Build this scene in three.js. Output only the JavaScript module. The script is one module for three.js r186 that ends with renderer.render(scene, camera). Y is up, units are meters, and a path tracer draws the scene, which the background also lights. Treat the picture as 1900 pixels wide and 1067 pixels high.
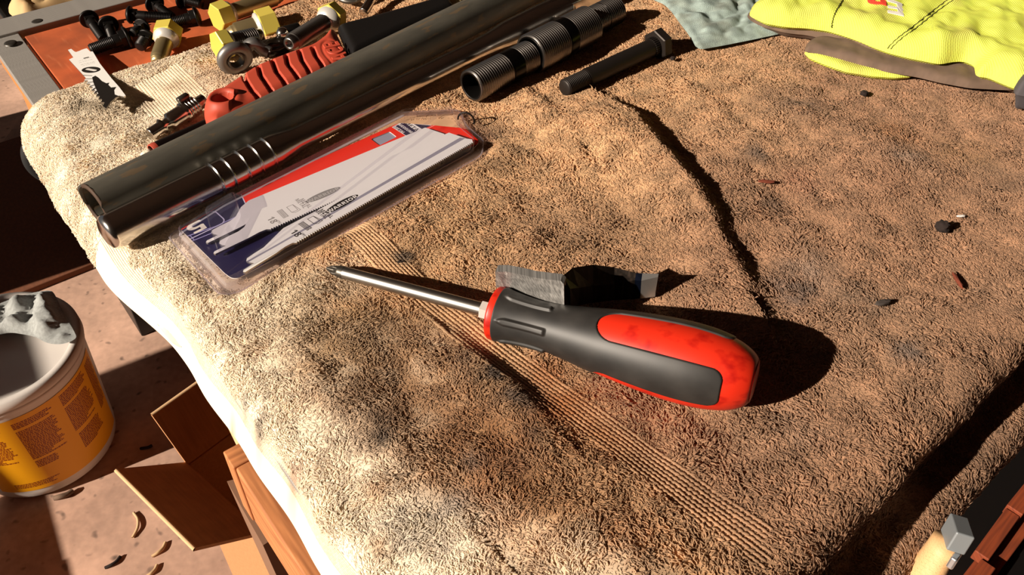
import * as THREE from 'three';
import { mergeGeometries, mergeVertices } from 'three/addons/utils/BufferGeometryUtils.js';
import { RoundedBoxGeometry } from 'three/addons/geometries/RoundedBoxGeometry.js';
import { TextGeometry } from 'three/addons/geometries/TextGeometry.js';
import { FontLoader } from 'three/addons/loaders/FontLoader.js';
import { createNoise2D, createNoise3D } from 'simplex-noise';

// ───────── camera, sky, sun, exposure ─────────
const scene = new THREE.Scene();
const TOP = 0.75, EYE = 0.30, PITCH = 43 * Math.PI / 180, FOCAL = 1600;
const camera = new THREE.PerspectiveCamera(2 * Math.atan(533.5 / FOCAL) * 180 / Math.PI, 1900 / 1067, 0.02, 50);
camera.position.set(0, TOP + EYE, 0);
camera.rotation.set(-PITCH, 0, 0);
scene.add(camera);
const renderer = new THREE.WebGLRenderer({ antialias: true });
renderer.toneMapping = THREE.LinearToneMapping;
renderer.toneMappingExposure = 1.0;
renderer.shadowMap.enabled = true;
scene.background = new THREE.Color(0.10, 0.102, 0.108);
const SUN_AZ = 32 * Math.PI / 180, SUN_EL = 27 * Math.PI / 180;
const sun = new THREE.DirectionalLight(new THREE.Color(1, 0.87, 0.73), 8.0);
sun.name = 'sun';
sun.position.set(-Math.cos(SUN_AZ) * Math.cos(SUN_EL) * 4, TOP + Math.sin(SUN_EL) * 4, Math.sin(SUN_AZ) * Math.cos(SUN_EL) * 4 - 0.4);
sun.target.position.set(0, TOP, -0.4);
sun.castShadow = true;
Object.assign(sun.shadow.camera, { left: -1.5, right: 1.5, top: 1.5, bottom: -1.5, near: 0.5, far: 8 });
sun.shadow.mapSize.set(4096, 4096);
scene.add(sun, sun.target);

// ───────── helpers ─────────
function mulberry(a) { return () => { a |= 0; a = a + 0x6D2B79F5 | 0; let t = Math.imul(a ^ a >>> 15, 1 | a); t = t + Math.imul(t ^ t >>> 7, 61 | t) ^ t; return ((t ^ t >>> 14) >>> 0) / 4294967296; }; }
const rnd = mulberry(7), n2 = createNoise2D(mulberry(11)), n3 = createNoise3D(mulberry(12));
const rr = (a, b) => a + (b - a) * rnd();
const clamp = (x, a = 0, b = 1) => Math.min(b, Math.max(a, x));
const smooth = (a, b, x) => { const t = clamp((x - a) / (b - a)); return t * t * (3 - 2 * t); };
const mix = (a, b, t) => a + (b - a) * t;
const V3 = (x, y, z) => new THREE.Vector3(x, y, z), V2 = (x, y) => new THREE.Vector2(x, y);
// the sight line through a point of the photograph, met with the level y metres above the bench top
function at(u, v, y = 0) {
  const x = (u - 950) / FOCAL, q = -(v - 533.5) / FOCAL;
  const t = (EYE - y) / (Math.sin(PITCH) - Math.cos(PITCH) * q);
  return V3(x * t, TOP + y, -(Math.cos(PITCH) + Math.sin(PITCH) * q) * t);
}
// the bench's own axes: s along its back edge, t along its left edge
const AB = 37.5 * Math.PI / 180, cB = Math.cos(AB), sB = Math.sin(AB);
const ST = (s, t, y = 0) => V3(s * cB + t * sB, TOP + y, -(s * sB - t * cB));
const toST = (p) => [p.x * cB - p.z * sB, p.x * sB + p.z * cB];
const stAt = (u, v, y = 0) => toST(at(u, v, y));

const names = new Map();
function numbered(n) { const k = names.get(n) ?? 0; names.set(n, k + 1); return k ? n + '_' + String(k).padStart(3, '0') : n; }
function tag(o, label, category, group, kind) {
  if (label) o.userData.label = label;
  if (category) o.userData.category = category;
  if (group) o.userData.group = group;
  if (kind) o.userData.kind = kind;
  return o;
}
function thing(name, label, category, pos = V3(0, 0, 0), turn = 0, group) {
  const g = new THREE.Group(); g.name = numbered(name); g.position.copy(pos); g.rotation.y = turn; scene.add(g);
  return tag(g, label, category, group);
}
function part(name, geo, m, parent) {
  const o = new THREE.Mesh(geo, m); o.name = parent === scene ? numbered(name) : name; o.castShadow = o.receiveShadow = true; parent.add(o); return o;
}
// a part given in world coordinates, put under a thing that only stands at its base (no turn)
function wpart(name, geo, m, parent) { geo.translate(-parent.position.x, -parent.position.y, -parent.position.z); return part(name, geo, m, parent); }
function aim(o, a, b) { o.position.copy(a); o.quaternion.setFromUnitVectors(V3(1, 0, 0), b.clone().sub(a).normalize()); }
const merge = (...g) => mergeGeometries(g.flat().map((x) => { const y = x.index ? x.toNonIndexed() : x.clone(); for (const k of Object.keys(y.attributes)) if (!['position', 'normal', 'uv'].includes(k)) y.deleteAttribute(k); return y; }), false);
// turned body along +x from [distance, radius] pairs
function lathe(prof, seg = 32) {
  const g = new THREE.LatheGeometry(prof.map(([d, r]) => V2(Math.max(r, 1e-5), d)), seg);
  g.rotateZ(-Math.PI / 2); return g;
}
// profile with a thread of ring ridges between a and b
function thread(a, b, r, depth, pitch) {
  const p = [[a, r - depth]];
  const n = Math.max(2, Math.round((b - a) / pitch));
  for (let i = 0; i < n; i++) { const d0 = a + (b - a) * i / n, w = (b - a) / n; p.push([d0 + w * .12, r - depth], [d0 + w * .42, r], [d0 + w * .58, r], [d0 + w * .88, r - depth]); }
  p.push([b, r - depth]); return p;
}
function hexPrism(d0, d1, r, chamfer = .12) {
  const rings = [[d0, r * .01], [d0, r * (1 - chamfer)], [d0 + r * chamfer * .6, r], [d1 - r * chamfer * .6, r], [d1, r * (1 - chamfer)], [d1, r * .01]];
  const g = new THREE.LatheGeometry(rings.map(([d, q]) => V2(q, d)), 6).toNonIndexed();
  g.computeVertexNormals(); g.rotateZ(-Math.PI / 2); return g;
}
function shapeOf(pts) { const s = new THREE.Shape(); pts.forEach((p, i) => (i ? s.lineTo(p.x ?? p[0], p.y ?? p[1]) : s.moveTo(p.x ?? p[0], p.y ?? p[1]))); s.closePath(); return s; }
// flat outline (x, y) lying in the level plane, thickness upwards; flat y runs to -z
function slab(shape, depth, bevel = 0) {
  const g = new THREE.ExtrudeGeometry(shape, { depth: Math.max(1e-5, depth - 2 * bevel), bevelEnabled: bevel > 0, bevelThickness: bevel, bevelSize: bevel, bevelOffset: -bevel, bevelSegments: 3, curveSegments: 10 });
  g.translate(0, 0, bevel); g.rotateX(-Math.PI / 2); return g;
}
function roundPoly(pts, r, n = 5) {
  const out = [];
  pts.forEach((p, i) => {
    const a = pts[(i + pts.length - 1) % pts.length], b = pts[(i + 1) % pts.length];
    const da = V2(a.x - p.x, a.y - p.y), db = V2(b.x - p.x, b.y - p.y), k = Math.min(r, da.length() * .45, db.length() * .45);
    const A = da.normalize().multiplyScalar(k).add(p), B = db.normalize().multiplyScalar(k).add(p);
    for (let j = 0; j <= n; j++) { const t = j / n, m = 1 - t; out.push(V2(A.x * m * m + 2 * p.x * t * m + B.x * t * t, A.y * m * m + 2 * p.y * t * m + B.y * t * t)); }
  });
  return out;
}
function inside(poly, x, y) { let c = false; for (let i = 0, j = poly.length - 1; i < poly.length; j = i++) { const a = poly[i], b = poly[j]; if ((a.y > y) !== (b.y > y) && x < (b.x - a.x) * (y - a.y) / (b.y - a.y) + a.x) c = !c; } return c; }
function nearest(poly, x, y) {
  let best = 1e9, bx = x, by = y;
  for (let i = 0, j = poly.length - 1; i < poly.length; j = i++) {
    const a = poly[j], b = poly[i], dx = b.x - a.x, dy = b.y - a.y, t = clamp(((x - a.x) * dx + (y - a.y) * dy) / (dx * dx + dy * dy + 1e-15)), px = a.x + dx * t, py = a.y + dy * t, d = Math.hypot(px - x, py - y);
    if (d < best) { best = d; bx = px; by = py; }
  }
  return [best, bx, by];
}
// a soft body over an outline (x, z of the world): upper and lower skin meet at the outline
function puff(poly, cell, upper, lower, tint) {
  let x0 = 1e9, x1 = -1e9, y0 = 1e9, y1 = -1e9;
  for (const p of poly) { x0 = Math.min(x0, p.x); x1 = Math.max(x1, p.x); y0 = Math.min(y0, p.y); y1 = Math.max(y1, p.y); }
  const nx = Math.ceil((x1 - x0) / cell) + 1, ny = Math.ceil((y1 - y0) / cell) + 1, P = [], ins = [];
  for (let j = 0; j <= ny; j++) for (let i = 0; i <= nx; i++) {
    let x = x0 + (i - .5) * cell, y = y0 + (j - .5) * cell; const is = inside(poly, x, y); let [d, bx, by] = nearest(poly, x, y);
    if (!is) { if (d < cell * 1.6) { x = bx; y = by; } d = 0; }
    P.push([x, y, d]); ins.push(is);
  }
  const pos = [], uv = [], col = [], index = [], N = P.length;
  for (const side of [0, 1]) for (const [x, y, d] of P) {
    pos.push(x, side ? lower(d, x, y) : upper(d, x, y), y); uv.push(x, -y);
    if (tint) { const c = tint(x, y, d, side); col.push(c[0], c[1], c[2]); }
  }
  const W = nx + 1;
  for (let j = 0; j < ny; j++) for (let i = 0; i < nx; i++) {
    const a = j * W + i, b = a + 1, c = a + W, e = c + 1;
    for (const [p, q, r] of [[a, c, b], [b, c, e]]) {
      if (!(ins[p] || ins[q] || ins[r])) continue;
      index.push(p, q, r, p + N, r + N, q + N);
    }
  }
  const g = new THREE.BufferGeometry();
  g.setAttribute('position', new THREE.Float32BufferAttribute(pos, 3)); g.setAttribute('uv', new THREE.Float32BufferAttribute(uv, 2));
  if (tint) g.setAttribute('color', new THREE.Float32BufferAttribute(col, 3));
  g.setIndex(index); g.computeVertexNormals(); return g;
}
const trace = (list, y) => list.map(([u, v]) => { const p = at(u, v, y); return V2(p.x, p.z); });
function boxAt(w, h, d, r = .001) { return new RoundedBoxGeometry(w, h, d, 2, Math.min(r, w / 2.1, h / 2.1, d / 2.1)); }

// ───────── materials ─────────
const C = (hex) => new THREE.Color(hex);
function mat(o) { return new THREE.MeshStandardMaterial({ roughness: .8, ...o }); }
function phys(o) { return new THREE.MeshPhysicalMaterial({ roughness: .5, ...o }); }
// computed colour map: fn(x, y in 0..1) -> [r, g, b] in sRGB 0..1
function dataTex(w, h, fn, rx = 1, ry = 1, srgb = true) {
  const a = new Uint8Array(w * h * 4);
  for (let j = 0; j < h; j++) for (let i = 0; i < w; i++) { const c = fn((i + .5) / w, (j + .5) / h), o = (j * w + i) * 4; a[o] = clamp(c[0]) * 255; a[o + 1] = clamp(c[1]) * 255; a[o + 2] = clamp(c[2]) * 255; a[o + 3] = 255; }
  const t = new THREE.DataTexture(a, w, h); t.wrapS = t.wrapT = THREE.RepeatWrapping; t.magFilter = t.minFilter = THREE.LinearFilter; t.repeat.set(rx, ry);
  if (srgb) t.colorSpace = THREE.SRGBColorSpace; t.needsUpdate = true; return t;
}
function canvasTex(w, h, draw) {
  const c = document.createElement('canvas'); c.width = w; c.height = h; draw(c.getContext('2d'), w, h);
  const t = new THREE.CanvasTexture(c); t.colorSpace = THREE.SRGBColorSpace; t.wrapS = t.wrapT = THREE.ClampToEdgeWrapping; return t;
}
const fbm = (x, y, o = 4) => { let s = 0, a = .5; for (let i = 0; i < o; i++) { s += a * n2(x, y); x = x * 2.03 + 7.1; y = y * 2.03 + 3.7; a *= .5; } return s; };
const tint = (c, k) => [c[0] * k, c[1] * k, c[2] * k];
const woodTex = (c, rx, ry, seed) => dataTex(512, 128, (x, y) => { const g = fbm(x * 3 + seed, y * 26 + seed, 4) * .16 + Math.sin((y * 9 + fbm(x * 1.5 + seed, y * 2, 2) * 2.4) * 6.283) * .07; return [c[0] * (1 + g), c[1] * (1 + g * 1.25), c[2] * (1 + g * 1.5)]; }, rx, ry);
const M = {
  orange: mat({ map: dataTex(512, 512, (x, y) => { const a = fbm(x * 6, y * 6, 5), sc = Math.max(0, fbm(x * 40, y * 5, 3) - .3); const k = 1 + a * .22; return [.70 * k + sc * .3, .335 * k + sc * .32, .17 * k + sc * .3]; }, 3, 3), roughness: .75 }),
  alu: mat({ map: dataTex(256, 256, (x, y) => { const k = .60 + fbm(x * 7, y * 7, 5) * .10 + Math.max(0, fbm(x * 3, y * 60, 2)) * .1; return [k, k * .97, k * .93]; }, 9, 9), metalness: .3, roughness: .5 }),
  ply: mat({ map: woodTex([.72, .46, .24], 4, 20, 3), roughness: .8 }),
  redwood: mat({ map: woodTex([.47, .20, .08], 3, 12, 9), roughness: .75 }),
  pine: mat({ map: woodTex([.70, .45, .27], 5, 14, 21), roughness: .7 }),
  paleWood: mat({ map: woodTex([.85, .68, .48], 6, 20, 31), roughness: .6 }),
  concrete: mat({ map: dataTex(1024, 1024, (x, y) => { const a = fbm(x * 5, y * 5, 6), b = fbm(x * 60 + 9, y * 60, 3), sp = Math.max(0, fbm(x * 34 + 50, y * 34, 2) - .42) * 1.6; const k = 1 + a * .20 + b * .07 - sp; return [.76 * k, .615 * k, .53 * k]; }, 1, 1), roughness: .85 }),
  card: mat({ map: dataTex(256, 256, (x, y) => { const k = 1 + fbm(x * 4, y * 50, 3) * .08 + fbm(x * 8, y * 8, 3) * .05; return [.70 * k, .50 * k, .33 * k]; }, 5, 5), roughness: .9 }),
  cardEdge: mat({ color: C('#d0ac80'), roughness: .95 }),
  cardBrown: mat({ map: dataTex(256, 256, (x, y) => { const k = 1 + fbm(x * 9, y * 9, 4) * .12; return [.44 * k, .26 * k, .16 * k]; }, 4, 4), roughness: .9 }),
  blackOxide: mat({ color: C('#1b1816'), metalness: .6, roughness: .42 }),
  blackBolt: mat({ color: C('#2a2420'), metalness: .55, roughness: .5 }),
  blackPipe: mat({ color: C('#1d1a18'), metalness: .85, roughness: .26 }),
  threadCut: mat({ color: C('#837e79'), metalness: 1, roughness: .3 }),
  tubeGrey: mat({ map: dataTex(512, 256, (x, y) => { const k = .365 + fbm(x * 6, y * 6, 5) * .06, q = smooth(.30, .42, fbm(x * 9 + 4, y * 9, 5)) * .6; return [mix(k, .50, q), mix(k * .96, .40, q), mix(k * .86, .29, q)]; }, 1, 1), metalness: .25, roughness: .5 }),
  chrome: mat({ color: C('#d3cfc9'), metalness: 1, roughness: .19 }),
  steel: mat({ color: C('#b9b5ae'), metalness: 1, roughness: .33 }),
  steelDark: mat({ color: C('#6a655e'), metalness: .9, roughness: .4 }),
  hexBright: mat({ color: C('#e4e0d8'), metalness: .45, roughness: .28 }),
  yellowZinc: mat({ color: C('#d9c558'), metalness: .2, roughness: .38 }),
  brass: mat({ color: C('#b8a478'), metalness: .8, roughness: .35 }),
  redPlastic: mat({ color: C('#b3452f'), roughness: .55 }),
  blackPlastic: mat({ color: C('#0d0b0a'), roughness: .45 }),
  gripRed: phys({ map: dataTex(256, 256, (x, y) => { const d = Math.max(0, fbm(x * 7, y * 7, 5) - .1); return [.82 - d * .35, .165 - d * .2, .075 - d * .1]; }, 1, 1), roughness: .42 }),
  gripBlack: mat({ map: dataTex(512, 512, (x, y) => { const k = .165 + fbm(x * 5, y * 5, 5) * .05; return [k, k * .95, k * .9]; }, 1, 1), roughness: .5 }),
  clear: phys({ color: new THREE.Color(.93, .92, .96), transmission: 1, thickness: 0, roughness: .16, ior: 1.5 }),
  haze: phys({ color: new THREE.Color(.86, .83, .90), transmission: 1, thickness: 0, roughness: .55, ior: 1.45 }),
  white: mat({ color: C('#dcd8d2'), roughness: .4 }),
  rubber: mat({ color: C('#100f0f'), roughness: .8 }),
  bucketWhite: mat({ color: C('#d6cfc8'), roughness: .45 }),
  leather: mat({ color: C('#c9a877'), roughness: .8 }),
  cream: mat({ color: C('#efe6cf'), roughness: .5 }),
  debrisDark: mat({ color: C('#1f120c'), roughness: .9 }),
  splinter: mat({ color: C('#6b2f1a'), roughness: .9 }),
};
const font = await new FontLoader().loadAsync('fonts/droid/droid_sans_bold.typeface.json');

// ───────── setting ─────────
{ // garage bay, open to the low sun on the left
  const w = (n, l, a, b, c, x, y, z, m) => tag(part(n, boxAt(a, b, c, .004).translate(x, y, z), m, scene), l, null, null, 'structure');
  const wm = mat({ color: new THREE.Color(.075, .055, .042), roughness: .9 });
  w('wall_back', 'dark plywood wall behind the bench', 6.2, 3, .1, 0, 1.5, -4.05, wm); w('wall_right', 'dark plywood wall to the right', .1, 3, 7.4, 3.05, 1.5, -.35, wm); w('wall_front', 'dark wall behind the viewer', 6.2, 3, .1, 0, 1.5, 3.4, wm); w('ceiling', 'dark board ceiling of the garage', 6.2, .1, 7.6, 0, 3.05, -.35, wm);
  const f = part('floor', new THREE.BoxGeometry(7, .1, 7.6).translate(-.4, -.05, -.35), M.concrete, scene); tag(f, 'pinkish concrete floor strewn with dry bits', null, null, 'structure');
  const uv = f.geometry.attributes.uv, p = f.geometry.attributes.position; for (let i = 0; i < uv.count; i++) uv.setXY(i, p.getX(i) * .9, p.getZ(i) * .9);
}

// ───────── workbench ─────────
const S0 = .0525, T0 = -.722, S1 = .95, T1 = -.081;
{
  const base = ST((S0 + S1) / 2, (T0 + T1) / 2, -TOP);
  const b = thing('workbench', 'wooden workbench with orange painted top and grey metal edging, under the towel', 'workbench', base, AB);
  const cs = (S0 + S1) / 2, ct = (T0 + T1) / 2;
  const put = (name, s0, s1, t0, t1, y0, y1, m, r = .001, parent = b) => part(name, boxAt(s1 - s0, y1 - y0, t1 - t0, r).translate((s0 + s1) / 2 - cs, TOP + (y0 + y1) / 2, (t0 + t1) / 2 - ct), m, parent);
  const top = put('top_panel', S0 + .0225, S1, T0 + .0295, T1, -.018, 0, M.orange);
  { const uv = top.geometry.attributes.uv, p = top.geometry.attributes.position; for (let i = 0; i < uv.count; i++) uv.setXY(i, p.getX(i), p.getZ(i)); }
  put('core_panel', S0 + .003, S1, T0 + .003, T1 - .001, -.030, -.0185, M.ply);
  put('edge_strip', S0, S0 + .0205, T0, T1, -.005, .0010, M.alu, .0008);
  put('edge_strip', S0, S1, T0 - .004, T0 + .0245, -.004, .0030, M.alu, .0008);
  for (const [s, t] of [stAt(22, 86), stAt(72, 46)]) part('rivet', lathe([[.0028, 0], [.0030, .0028], [.0024, .0042], [.0018, .0046]], 20).rotateZ(Math.PI / 2).translate(s - cs, TOP + .0006, t - ct), M.steelDark, b);
  put('apron', S0 + .006, S1 - .02, T1 - .022, T1 - .004, -.13, -.031, M.redwood);
  put('apron', S0 + .006, S0 + .022, T0 + .02, -.29, -.075, -.031, M.ply);
  put('apron', S0 + .03, S1 - .02, T0 + .01, T0 + .028, -.13, -.031, M.redwood);
  for (const [s, t] of [[S0 + .09, T0 + .03], [S1 - .08, T0 + .06], [S1 - .08, T1 - .42], [S0 + .10, T1 - .16]]) put('leg', s - .022, s + .022, t - .022, t + .022, -TOP, -.0305, M.redwood);
}

// ───────── towel ─────────
const BASE = .010;
const PX = (list, y = BASE) => list.map(([u, v]) => stAt(u, v, y));
function polyDist(pts, s, t) { // distance to a polyline, side (+ = right of travel) and share along it
  let best = 1e9, side = 0, along = 0;
  for (let i = 0; i < pts.length - 1; i++) {
    const [ax, ay] = pts[i], [bx, by] = pts[i + 1], dx = bx - ax, dy = by - ay, q = clamp(((s - ax) * dx + (t - ay) * dy) / (dx * dx + dy * dy)), ex = s - ax - dx * q, ey = t - ay - dy * q, d = Math.hypot(ex, ey);
    if (d < best) { best = d; side = Math.sign(dx * ey - dy * ex); along = (i + q) / (pts.length - 1); }
  }
  return [best, side, along];
}
const packOutline = PX([[318, 432], [400, 376], [742, 212], [852, 210], [892, 272], [868, 300], [438, 540], [404, 535]]).map(([s, t]) => V2(s, t));
const ridges = [ // crest in the photograph, height, width of the gentle side, width of the steep side
  [PX([[1125, 195], [1145, 210], [1170, 232], [1215, 290], [1290, 385], [1325, 450], [1380, 540]]), .0098, .021, .0062],
  [PX([[1088, 225], [1118, 262]]), .0040, .015, .011],
  [PX([[965, 170], [1010, 215], [1060, 265]]), .0048, .013, .006],
  [PX([[1290, 170], [1340, 225], [1395, 275]]), .003, .014, .008],
  [PX([[800, 440], [900, 430], [1010, 470], [1110, 470]]), .003, .02, .012],
  [PX([[640, 750], [700, 820], [740, 880], [850, 980]]), .0035, .02, .009],
  [PX([[1530, 230], [1640, 300], [1760, 330]]), .004, .024, .014],
  [PX([[840, 640], [890, 690], [955, 750], [1010, 800]]), .0035, .012, .004],
];
function bump(s, t) {
  let h = n2(s * 9 + 3, t * 9) * .0019 + n2(s * 26, t * 26 + 5) * .0006;
  for (const [pts, H, wg, ws] of ridges) {
    const [d, side, al] = polyDist(pts, s, t); if (d > .07) continue;
    const w = side > 0 ? wg : ws; h += H * Math.exp(-d * d / (2 * w * w)) * (.45 + .55 * Math.sin(Math.PI * clamp(al * .86 + .10))) ;
  }
  return h;
}
const NEAR = new THREE.CatmullRomCurve3([[-.086, 0], [-.075, -.0006], [-.0685, -.0032], [-.0652, -.009], [-.0672, -.0210], [-.0676, -.0320], [-.0640, -.0372], [-.0570, -.0380], [-.0505, -.0392], [-.0462, -.0440], [-.0460, -.0550]].map(([t, y]) => V3(t, y, 0)), false, 'centripetal');
const NEARL = NEAR.getLength(), W0 = -.586, W1 = -.086 + NEARL, nearPts = NEAR.getSpacedPoints(240);
function along(w) { // [t, y] for the length w
  if (w > -.086) { const f = clamp((w + .086) / NEARL) * 240, i = Math.min(239, Math.floor(f)), k = f - i; return [mix(nearPts[i].x, nearPts[i + 1].x, k), mix(nearPts[i].y, nearPts[i + 1].y, k)]; }
  if (w < -.572) { const th = Math.min(1.5, (-.572 - w) / .009); return [-.572 - .009 * Math.sin(th), -.009 * (1 - Math.cos(th))]; }
  return [w, 0];
}
const low = (t) => smooth(-.41, -.34, t), edgeU = (t) => .0632 + n2(t * 14, 4) * .0016 + .001 * low(t) + .006 * smooth(-.54, -.59, t);
const packFlat = (s, t) => { if (!inside(packOutline, s, t)) { const d = nearest(packOutline, s, t)[0]; return smooth(0, .012, d); } return 0; };
const UMIN = .0632 - .042, backShift = (u) => -.030 * smooth(.16, .29, u) - .002 + n2(u * 22, 9) * .0016;
const swell = (u, t) => low(t) * (.0068 * smooth(.20, .115, u) - .0050 * clamp((.118 - u) / .055) ** 2);
function towelAt(u, w) {
  let [t, y] = along(w);
  const fw = smooth(-.35, -.572, w); t += backShift(u) * fw + (-.06 * (Math.min(u, .38) - .26) + .009 * smooth(.185, .135, u) * smooth(-.055, -.066, w) - n2(u * 12, 40) * .0008) * smooth(-.12, -.07, w);
  const eu = edgeU(t), RB = mix(.030, .012, low(t)); let s = u, dy = swell(Math.max(u, eu), t) * packFlat(s, t);
  if (u < eu) { const d = eu - u, th = Math.min(d / RB, 1.35), rest = Math.max(0, d - 1.35 * RB); s = eu - RB * Math.sin(th) - rest * Math.cos(1.35); dy -= RB * (1 - Math.cos(th)) + rest * Math.sin(1.35); }
  const env = packFlat(s, t) * smooth(-.005, .02, u - eu) * smooth(-.58, -.54, w) * (1 - smooth(-.11, -.08, w) * .8);
  const h = bump(s, t) * env;
  return ST(s, t, BASE + y + dy + h);
}
const towelY = (p) => { const [s, t] = toST(p); return BASE + bump(s, t) * smooth(-.58, -.54, t) * (1 - smooth(-.11, -.08, t) * .8); };
const bandL = PX([[560, 370], [640, 450], [770, 580], [895, 690], [1130, 850], [1420, 1067], [1560, 1170]]);
const bandR = PX([[620, 360], [700, 440], [760, 500], [830, 560], [1040, 720], [1250, 860], [1400, 960], [1560, 1070]]);
const crossAt = (pl, t) => { for (let i = 0; i < pl.length - 1; i++) { const a = pl[i], b = pl[i + 1]; if (t <= b[1] || i === pl.length - 2) return mix(a[0], b[0], (t - a[1]) / (b[1] - a[1])); } };
const inBand = (s, t) => t > -.335 && t < -.078 && s > crossAt(bandL, t) && s < crossAt(bandR, t);
const backBand = PX([[225, 172], [330, 118], [385, 175], [290, 222]]).map(([s, t]) => V2(s, t));
// stains: place in the photograph, size in pixels, colour (linear), strength
const stains = [
  [750, 680, 150, [.33, .175, .075], .55], [950, 850, 120, [.31, .14, .055], .55], [610, 690, 80, [.42, .25, .12], .4], [1060, 760, 90, [.36, .17, .07], .45], [560, 470, 60, [.5, .33, .17], .3],  [800, 790, 170, [.32, .155, .06], .66], [630, 640, 110, [.44, .27, .12], .45], [1010, 900, 170, [.44, .225, .10], .5], [860, 440, 130, [.46, .28, .13], .4], [540, 560, 70, [.55, .38, .2], .4], [1130, 420, 110, [.42, .25, .13], .4], [1640, 620, 170, [.44, .28, .17], .35],
  [1045, 770, 60, [.46, .17, .05], .75], [1010, 700, 45, [.50, .20, .07], .6], [905, 835, 95, [.30, .13, .05], .75], [820, 760, 110, [.36, .19, .09], .6], [930, 930, 70, [.42, .18, .06], .6], [1165, 1010, 55, [.45, .17, .04], .65],
  [1120, 830, 40, [.47, .2, .07], .5], [650, 640, 90, [.36, .22, .11], .6], [560, 600, 60, [.42, .28, .14], .4], [780, 640, 80, [.34, .18, .08], .6], [690, 760, 70, [.28, .15, .07], .5], [718, 838, 22, [.05, .04, .035], .85], [700, 810, 40, [.14, .09, .06], .6],
  [915, 715, 32, [.06, .05, .045], .8], [965, 760, 44, [.10, .08, .07], .7], [870, 690, 30, [.12, .07, .05], .6], [880, 880, 26, [.09, .08, .08], .6], [1000, 830, 30, [.12, .07, .05], .5], [840, 960, 40, [.28, .26, .24], .5], [740, 1000, 60, [.40, .36, .31], .5],
  [960, 890, 45, [.22, .10, .05], .6], [1000, 940, 50, [.28, .13, .05], .55], [1080, 900, 60, [.40, .23, .12], .5], [750, 490, 22, [.05, .04, .035], .8], [700, 640, 40, [.22, .13, .07], .5], [1160, 430, 90, [.34, .19, .10], .5], [1040, 420, 80, [.38, .22, .12], .45], [930, 300, 60, [.30, .17, .08], .5], [925, 240, 40, [.2, .11, .06], .6],
  [1470, 540, 45, [.16, .13, .12], .7], [1500, 500, 50, [.24, .2, .17], .45], [1690, 660, 34, [.14, .12, .11], .6], [1480, 200, 50, [.20, .13, .09], .6], [1430, 180, 40, [.3, .17, .10], .5], [1670, 250, 45, [.48, .23, .10], .55], [1680, 300, 40, [.26, .2, .16], .5], [1480, 335, 40, [.46, .22, .13], .55], [1660, 345, 45, [.40, .20, .11], .55],
  [1400, 290, 26, [.10, .08, .07], .6], [1430, 380, 24, [.12, .09, .07], .5], [1700, 345, 60, [.36, .22, .13], .4], [1800, 290, 60, [.40, .22, .09], .4], [1850, 330, 70, [.26, .17, .11], .4], [1600, 560, 60, [.24, .17, .12], .4], [1860, 560, 60, [.30, .19, .12], .35], [1230, 770, 60, [.40, .20, .10], .45], [1400, 830, 70, [.36, .22, .13], .4], [1350, 450, 50, [.34, .18, .10], .45],
  [1480, 800, 60, [.30, .2, .14], .4], [480, 780, 20, [.16, .12, .09], .6], [450, 740, 16, [.2, .2, .2], .4], [400, 720, 14, [.03, .03, .03], .8], [540, 870, 26, [.45, .26, .16], .6], [480, 660, 30, [.55, .36, .18], .4], [330, 160, 26, [.4, .26, .12], .5], [150, 200, 34, [.30, .22, .12], .6], [270, 190, 18, [.25, .15, .07], .6], [210, 200, 30, [.36, .26, .14], .4], [470, 520, 40, [.5, .36, .2], .4],
  [1190, 1050, 50, [.25, .16, .1], .4], [700, 930, 30, [.52, .30, .13], .5], [705, 1020, 30, [.55, .32, .14], .5], [820, 1030, 40, [.5, .42, .34], .4], [1900, 760, 150, [.20, .12, .075], .5],
].map(([u, v, r, c, k]) => { const [s, t] = stAt(u, v, BASE); const [s2] = stAt(u + r, v, BASE), [, t2] = stAt(u + r, v, BASE); return [s, t, Math.hypot(s2 - s, t2 - t), c, k]; });
function towelColor(s, t, out) {
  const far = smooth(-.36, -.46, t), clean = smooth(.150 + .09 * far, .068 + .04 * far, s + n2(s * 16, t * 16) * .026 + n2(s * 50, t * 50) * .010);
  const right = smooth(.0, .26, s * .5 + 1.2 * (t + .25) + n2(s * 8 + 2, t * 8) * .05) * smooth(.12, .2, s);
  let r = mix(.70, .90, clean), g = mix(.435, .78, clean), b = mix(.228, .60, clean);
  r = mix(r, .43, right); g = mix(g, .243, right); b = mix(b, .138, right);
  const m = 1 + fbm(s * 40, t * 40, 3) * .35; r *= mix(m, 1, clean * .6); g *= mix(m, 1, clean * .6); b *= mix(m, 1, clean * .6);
  const wob = 1 + n2(s * 60, t * 60 + 20) * .45 + n2(s * 170, t * 170) * .25;
  for (const [a, c, R, col, k] of stains) {
    const d2 = ((s - a) ** 2 + (t - c) ** 2) / (R * R); if (d2 > 4) continue;
    const f = k * clamp(Math.exp(-d2 * 1.2) * wob); r = mix(r, col[0], f); g = mix(g, col[1], f); b = mix(b, col[2], f);
  }
  out[0] = r; out[1] = g; out[2] = b; return out;
}
const proj = new THREE.Matrix4();
camera.aspect = 1900 / 1067; camera.updateMatrixWorld(true); camera.updateProjectionMatrix();
proj.multiplyMatrices(camera.projectionMatrix, camera.matrixWorldInverse);
const inView = (p, m = 1.14) => { const q = p.clone().applyMatrix4(proj); return Math.abs(q.x) < m && Math.abs(q.y) < m; };
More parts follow.
